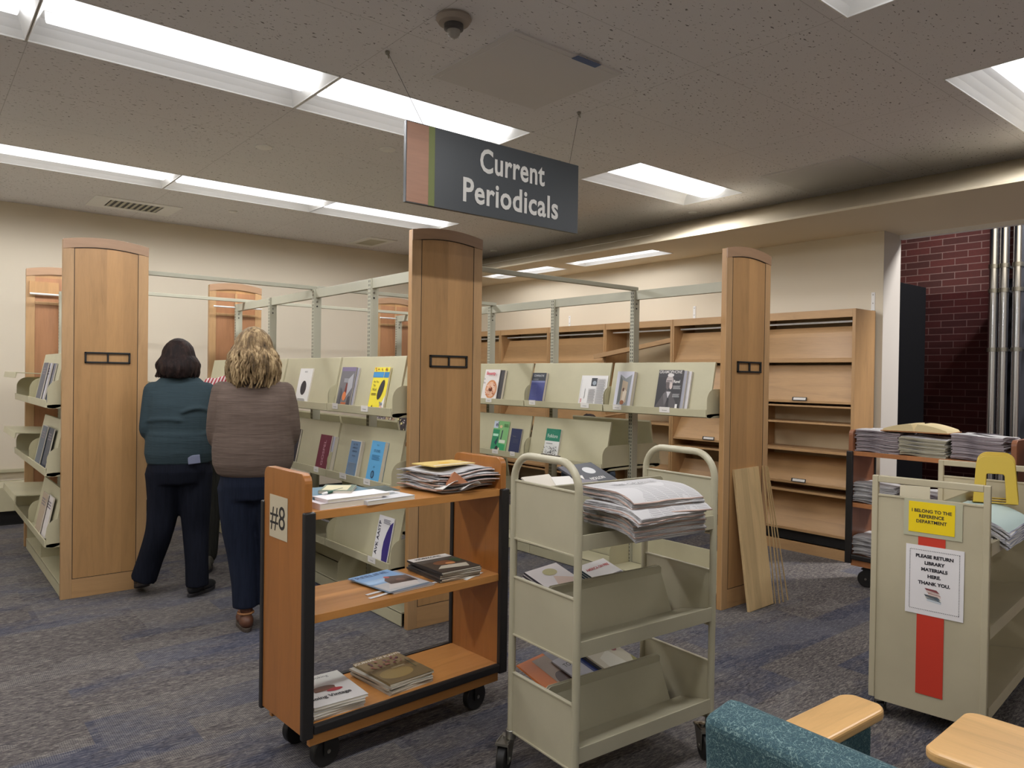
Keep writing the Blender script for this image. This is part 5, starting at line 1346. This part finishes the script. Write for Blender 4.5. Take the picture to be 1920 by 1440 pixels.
# --- woman in teal top (walking, seen from behind)
t = thing('person', 'person with dark bobbed hair, teal top and black trousers, seen from behind', 'person', (1.37, 5.02, 0), R_(-15))
TEAL = fabric('teal_jersey', (54, 68, 74), 2, amt=.04); TRO = fabric('black_trousers', (24, 27, 38), 0, amt=.15)
b = MB(); T = head(b, (-.012, .03, 1.530), 1.0)
b.rings([(0, .0, 1.33, .06, .06), (0, .01, 1.40, .055, .055), (-.005, .02, 1.47, .052, .055)], SKIN)
b.rings([(0, 0, .80, .16, .13), (0, 0, 1.0, .17, .14), (0, 0, 1.2, .16, .12), (0, 0, 1.34, .12, .08)], SKIN)
for s in (-1, 1):
    limb(b, [(s*.16, 0, 1.30), (s*.175, .0, 1.08), (s*.12, .20, 1.10), (s*.04, .30, 1.13)], [.045, .04, .034, .026], SKIN); hand(b, (s*.04, .30, 1.13), (-s*.5, .8, .1), (0, 0, 1), s)
limb(b, [(.09, 0, .85), (.10, .02, .48), (.11, -.02, .10)], [.08, .055, .04], SKIN); limb(b, [(-.09, 0, .85), (-.115, .02, .5), (-.195, .12, .15)], [.08, .055, .04], SKIN)
o = b.build('body', t); remesh(o, .009, 3); face_bits(t, T)
b = MB(); b.rings([(0, -.005, .865, .190, .150), (0, -.005, .93, .205, .165), (0, -.008, 1.02, .200, .165), (0, -.006, 1.08, .190, .155), (0, -.006, 1.16, .196, .155), (0, -.004, 1.24, .198, .145), (0, -.002, 1.31, .190, .12), (0, 0, 1.37, .155, .095), (0, .01, 1.41, .115, .075), (0, .01, 1.425, .06, .06)], TEAL, 28)
for s in (-1, 1): limb(b, [(s*.155, 0, 1.325), (s*.172, -.015, 1.17), (s*.178, .0, 1.07), (s*.13, .15, 1.06), (s*.08, .25, 1.10)], [.060, .058, .054, .05, .042], TEAL)
# horizontal creases
for (z, x0, x1, dz) in ((1.14, -.19, .02, .012), (1.06, -.18, .19, -.012), (1.0, -.10, .19, .012), (.955, -.19, .16, -.008), (1.19, .0, .19, .03)):
    b.tube([(x0+(x1-x0)*k/8, -.158*math.sqrt(max(.05, 1-((x0+(x1-x0)*k/8)/.21)**2))-.004, z+dz*math.sin(k/8*3)) for k in range(9)], [.003]+[.011]*7+[.003], TEAL, 8)
o = b.build('teal_top', t); remesh(o, .009, 2)
b = MB(); b.rings([(0, -.0, .74, .165, .14), (0, -.005, .82, .182, .155), (0, -.005, .89, .180, .148), (0, 0, .935, .170, .135)], TRO, 24)
limb(b, [(.085, 0, .80), (.095, .0, .60), (.10, .01, .42), (.108, -.01, .22), (.112, -.012, .062)], [.118, .098, .082, .072, .072], TRO, flat=True)
limb(b, [(-.085, 0, .80), (-.09, .02, .60), (-.115, .03, .42), (-.165, .085, .24), (-.205, .115, .105)], [.118, .098, .084, .078, .080], TRO, flat=True)
o = b.build('trousers', t); remesh(o, .010, 2)
shoe(t, .118, .03, -38, plain('black_shoe', (26, 26, 30), .5), plain('dark_sole', (44, 42, 46), .6))
shoe(t, -.21, .13, 8, plain('black_shoe', (26, 26, 30), .5), plain('dark_sole', (44, 42, 46), .6), z=.055, pitch=-18)
HB = hair_mat('dark_brown_hair', (18, 13, 13), (36, 26, 25), (62, 46, 40))
b = MB(); Th = T
for (c_, r_) in (((0, -.018, .035), (.088, .104, .100)), ((0, -.04, -.04), (.092, .085, .085)), ((-.05, -.03, -.085), (.06, .07, .06)), ((.05, -.03, -.085), (.058, .07, .06)), ((0, -.05, -.09), (.07, .06, .06)), ((-.082, -.01, -.08), (.035, .05, .055))): b.ball(c_, r_, HB, Th)
locks(b, Th, HB, 90, 3, .135, .086, .004, .013, 1.0)
for k in range(7): b.tube([(-.07-.006*k, -.05+.014*k, -.06), (-.095-.005*k, -.045+.015*k, -.10), (-.118-.004*k, -.04+.015*k, -.125)], [.014, .010, .002], HB, 6, Th)
for k in range(6): b.tube([(.07, -.06+.014*k, -.07), (.088, -.05+.015*k, -.105), (.112, -.045+.015*k, -.10)], [.013, .010, .003], HB, 6, Th)
o = b.build('hair', t); remesh(o, .0055, 1)
a = R_(-15); ph = thing('phone', 'pale phone sticking out of the back pocket of the black trousers', 'phone', (1.37+.085*math.cos(a)+.158*math.sin(a), 5.02+.085*math.sin(a)-.158*math.cos(a), .872), R_(-15))
b = MB(); b.box(-.036, .036, -.005, .004, 0, .055, plain('phone_case', (120, 126, 150), .3), Matrix.Rotation(R_(-6), 4, 'Y')); b.build('case', ph, bevel=.004, seg=3)

# --- woman in grey-brown sweater
t = thing('person', 'person with curly blonde hair, taupe sweater and brown boots, seen from behind', 'person', (1.535, 4.17, 0), R_(-19))
TAU = fabric('taupe_knit', (104, 90, 82), 2, amt=.14); NAV = fabric('navy_trousers', (30, 36, 52), 0, amt=.15)
b = MB(); T = head(b, (-.005, .03, 1.575), 1.0)
b.rings([(0, .0, 1.35, .06, .06), (0, .01, 1.43, .052, .052), (0, .02, 1.5, .05, .052)], SKIN)
b.rings([(0, 0, .80, .15, .12), (0, 0, 1.0, .15, .12), (0, 0, 1.2, .15, .11), (0, 0, 1.36, .12, .07)], SKIN)
for s in (-1, 1):
    limb(b, [(s*.16, 0, 1.33), (s*.175, -.0, 1.08), (s*.10, .17, 1.08), (s*.01, .24, 1.10)], [.043, .038, .033, .026], SKIN); hand(b, (s*.05, .22, 1.09), (-s*.6, .6, .0), (0, .3, 1), s)
for s in (-1, 1): limb(b, [(s*.085, 0, .85), (s*.085+.02, .02, .48), (s*.078+.045, -.0, .10)], [.08, .055, .04], SKIN)
o = b.build('body', t); remesh(o, .009, 3); face_bits(t, T)
b = MB(); b.rings([(0, -.005, .862, .150, .125), (0, -.005, .885, .195, .150), (0, -.008, .94, .218, .165), (0, -.008, 1.02, .222, .165), (0, -.006, 1.12, .212, .155), (0, -.006, 1.22, .208, .148), (0, -.004, 1.30, .205, .132), (0, 0, 1.36, .192, .108), (0, 0, 1.395, .150, .085), (0, .01, 1.425, .085, .068), (0, .01, 1.44, .06, .058)], TAU, 30)
limb(b, [(.165, 0, 1.345), (.188, -.01, 1.24), (.20, -.01, 1.11), (.17, .06, 1.05), (.08, .16, 1.07)], [.056, .056, .054, .052, .044], TAU)
limb(b, [(-.172, 0, 1.345), (-.195, 0, 1.22), (-.20, .02, 1.10), (-.17, .09, 1.05), (-.08, .18, 1.07)], [.056, .052, .05, .048, .044], TAU)
o = b.build('taupe_sweater', t); remesh(o, .009, 2)
b = MB(); b.rings([(0, 0, .74, .16, .13), (0, -.0, .82, .178, .145), (0, 0, .90, .175, .14), (0, 0, .94, .165, .13)], NAV, 24)
for s in (-1, 1): limb(b, [(s*.083, 0, .80), (s*.088+.008, .005, .60), (s*.082+.025, .015, .42), (s*.078+.035, .0, .26), (s*.078+.045, -.005, .125)], [.110, .092, .080, .070, .072], NAV, flat=True)
o = b.build('trousers', t); remesh(o, .010, 2)
BOOT = plain('brown_leather', (96, 60, 42), .5); BSO = plain('boot_sole', (72, 62, 54), .7)
for s in (-1, 1):
    o = shoe(t, s*.078+.045, .01, -s*6, BOOT, BSO, tall=.05)
    k = MB(); k.tube([(s*.078+.045+.042*math.cos(a_*.5), -.01+.046*math.sin(a_*.5), .095) for a_ in range(13)], .006, plain('boot_lace', (170, 120, 76), .7), 6); k.build('lace', o)
HC = hair_mat('ash_blonde_hair', (62, 50, 36), (126, 104, 74), (196, 172, 132))
b = MB(); Th = T
for (c_, r_) in (((0, -.02, .035), (.09, .105, .102)), ((0, -.04, -.05), (.105, .095, .10)), ((0, -.05, -.13), (.10, .075, .075)), ((-.06, -.03, -.10), (.055, .07, .08)), ((.06, -.03, -.10), (.055, .07, .08)), ((0, -.06, -.18), (.06, .045, .05))): b.ball(c_, r_, HC, Th)
locks(b, Th, HC, 240, 8, .215, .090, .013, .010, 1.25)
o = b.build('hair', t, smooth=True, angle=80)

# --- person in red-striped top, mostly hidden between the two
STR, nt, bs = newmat('red_white_stripes')
tc = N(nt, 'ShaderNodeTexCoord'); sep = N(nt, 'ShaderNodeSeparateXYZ'); nt.links.new(tc.outputs['Object'], sep.inputs[0])
sx_ = math_n(nt, 'FRACT', math_n(nt, 'MULTIPLY', math_n(nt, 'ADD', sep.outputs[0], math_n(nt, 'MULTIPLY', sep.outputs[2], .4)), 48))
nt.links.new(mixc(nt, math_n(nt, 'GREATER_THAN', sx_, .5), lin(206, 190, 186), lin(150, 44, 56)), bs.inputs['Base Color']); bs.inputs['Roughness'].default_value = .9
t = thing('person', 'person in a red and white striped top, hidden between the two others', 'person', (1.84, 5.60, 0), R_(160)); t.scale = (1.08, 1.08, 1.10)
b = MB(); T = head(b, (-.12, .20, 1.40), .96, (0, 1))
b.rings([(-.08, .10, 1.26, .06, .06), (-.09, .13, 1.33, .05, .05), (-.10, .15, 1.38, .05, .05)], SKIN); b.rings([(0, 0, .8, .15, .12), (-.03, .03, 1.05, .15, .11), (-.07, .08, 1.24, .12, .08)], SKIN)
for s in (-1, 1):
    limb(b, [(s*.16-.07, .08, 1.22), (s*.20-.05, .12, 1.02), (s*.12-.05, .32, 1.08), (s*.08-.05, .42, 1.14)], [.042, .037, .032, .025], SKIN); hand(b, (s*.08-.05, .42, 1.14), (0, 1, .2), (0, 0, 1), s)
    limb(b, [(s*.085, 0, .85), (s*.09, .01, .48), (s*.10, -.03, .10)], [.08, .055, .04], SKIN)
o = b.build('body', t); remesh(o, .010, 3); face_bits(t, T)
b = MB(); b.rings([(0, 0, .82, .18, .14), (0, .0, .95, .185, .145), (-.03, .03, 1.1, .18, .135), (-.06, .07, 1.22, .175, .11), (-.075, .09, 1.28, .12, .08), (-.08, .10, 1.30, .07, .06)], STR, 24)
for s in (-1, 1): limb(b, [(s*.155-.07, .08, 1.225), (s*.205-.05, .11, 1.03), (s*.13-.05, .28, 1.07)], [.058, .05, .042], STR)
o = b.build('striped_top', t); remesh(o, .010, 2)
GRT = fabric('grey_green_trousers', (56, 56, 52), 0)
b = MB(); b.rings([(0, 0, .74, .155, .125), (0, 0, .84, .172, .14), (0, 0, .9, .165, .13)], GRT, 20)
for s in (-1, 1): limb(b, [(s*.083, 0, .80), (s*.09, .01, .45), (s*.10, -.02, .09)], [.105, .078, .066], GRT)
o = b.build('trousers', t); remesh(o, .011, 2)
for s in (-1, 1): shoe(t, s*.10, .03, -s*8, plain('grey_shoe', (92, 88, 78), .7), plain('dark_sole', (44, 42, 46), .6))
b = MB(); Th = T
b.ball((0, -.02, .03), (.084, .10, .096), HB, Th); b.ball((0, -.05, -.04), (.075, .06, .08), HB, Th); locks(b, Th, HB, 50, 31, .09, .082, .003, .012, .6)
o = b.build('hair', t); remesh(o, .007, 1)

# --- person crouching beyond the right range
t = thing('person', 'person in jeans and black top crouching beyond the putty truck', 'person', (4.97, 4.87, 0), R_(128)); t.scale = (1, 1, 1.1)
JN = fabric('blue_grey_jeans', (72, 82, 96), 2); BKT = fabric('black_top', (26, 26, 30), 2)
b = MB(); T = head(b, (0, .22, .90), .95)
b.rings([(0, .04, .80, .06, .06), (0, .10, .84, .055, .055), (0, .17, .86, .05, .05)], SKIN); b.rings([(0, -.12, .26, .14, .11), (0, -.07, .5, .14, .1), (0, .0, .8, .13, .08)], SKIN)
for s in (-1, 1):
    limb(b, [(s*.16, .02, .80), (s*.22, .12, .60), (s*.14, .36, .55), (s*.10, .44, .55)], [.042, .036, .032, .024], SKIN); hand(b, (s*.10, .44, .55), (-s*.2, .8, -.4), (0, 0, 1), s)
    limb(b, [(s*.09, -.12, .28), (s*.16, .22, .52), (s*.11, .04, .10)], [.08, .055, .04], SKIN)
o = b.build('body', t); remesh(o, .011, 3); face_bits(t, T)
b = MB(); b.rings([(0, -.14, .26, .165, .13), (0, -.11, .42, .175, .135), (0, -.05, .6, .18, .125), (0, .0, .72, .18, .11), (0, .03, .79, .13, .08), (0, .05, .82, .07, .06)], BKT, 22)
for s in (-1, 1): limb(b, [(s*.16, .01, .795), (s*.225, .10, .61), (s*.15, .32, .56)], [.055, .048, .04], BKT)
o = b.build('black_top', t); remesh(o, .011, 2)
b = MB(); b.rings([(0, -.17, .18, .12, .10), (0, -.14, .26, .165, .13), (0, -.13, .36, .16, .12)], JN, 20)
for s in (-1, 1): limb(b, [(s*.09, -.10, .27), (s*.14, .08, .42), (s*.165, .22, .52), (s*.14, .14, .30), (s*.11, .05, .09)], [.105, .092, .085, .072, .060], JN)
o = b.build('jeans', t); remesh(o, .011, 2)
for s in (-1, 1): shoe(t, s*.11, .09, -s*10, plain('black_shoe', (26, 26, 30), .5), plain('dark_sole', (44, 42, 46), .6))
b = MB(); Th = T; b.ball((0, -.02, .03), (.084, .10, .096), HB, Th); locks(b, Th, HB, 40, 33, .08, .08, .003, .012, .6)
o = b.build('hair', t); remesh(o, .007, 1)

lounge('teal patterned lounge chair seen from behind, lower right', (1.33, .497, 0), R_(-2), .80, ((1, .325, .44), (-1, .325, .44)))
lounge('second lounge chair at the bottom right corner, showing a maple armrest', (2.342, .16, 0), R_(92), .60, ((1, .305, .60), (-1, .26, .36)))
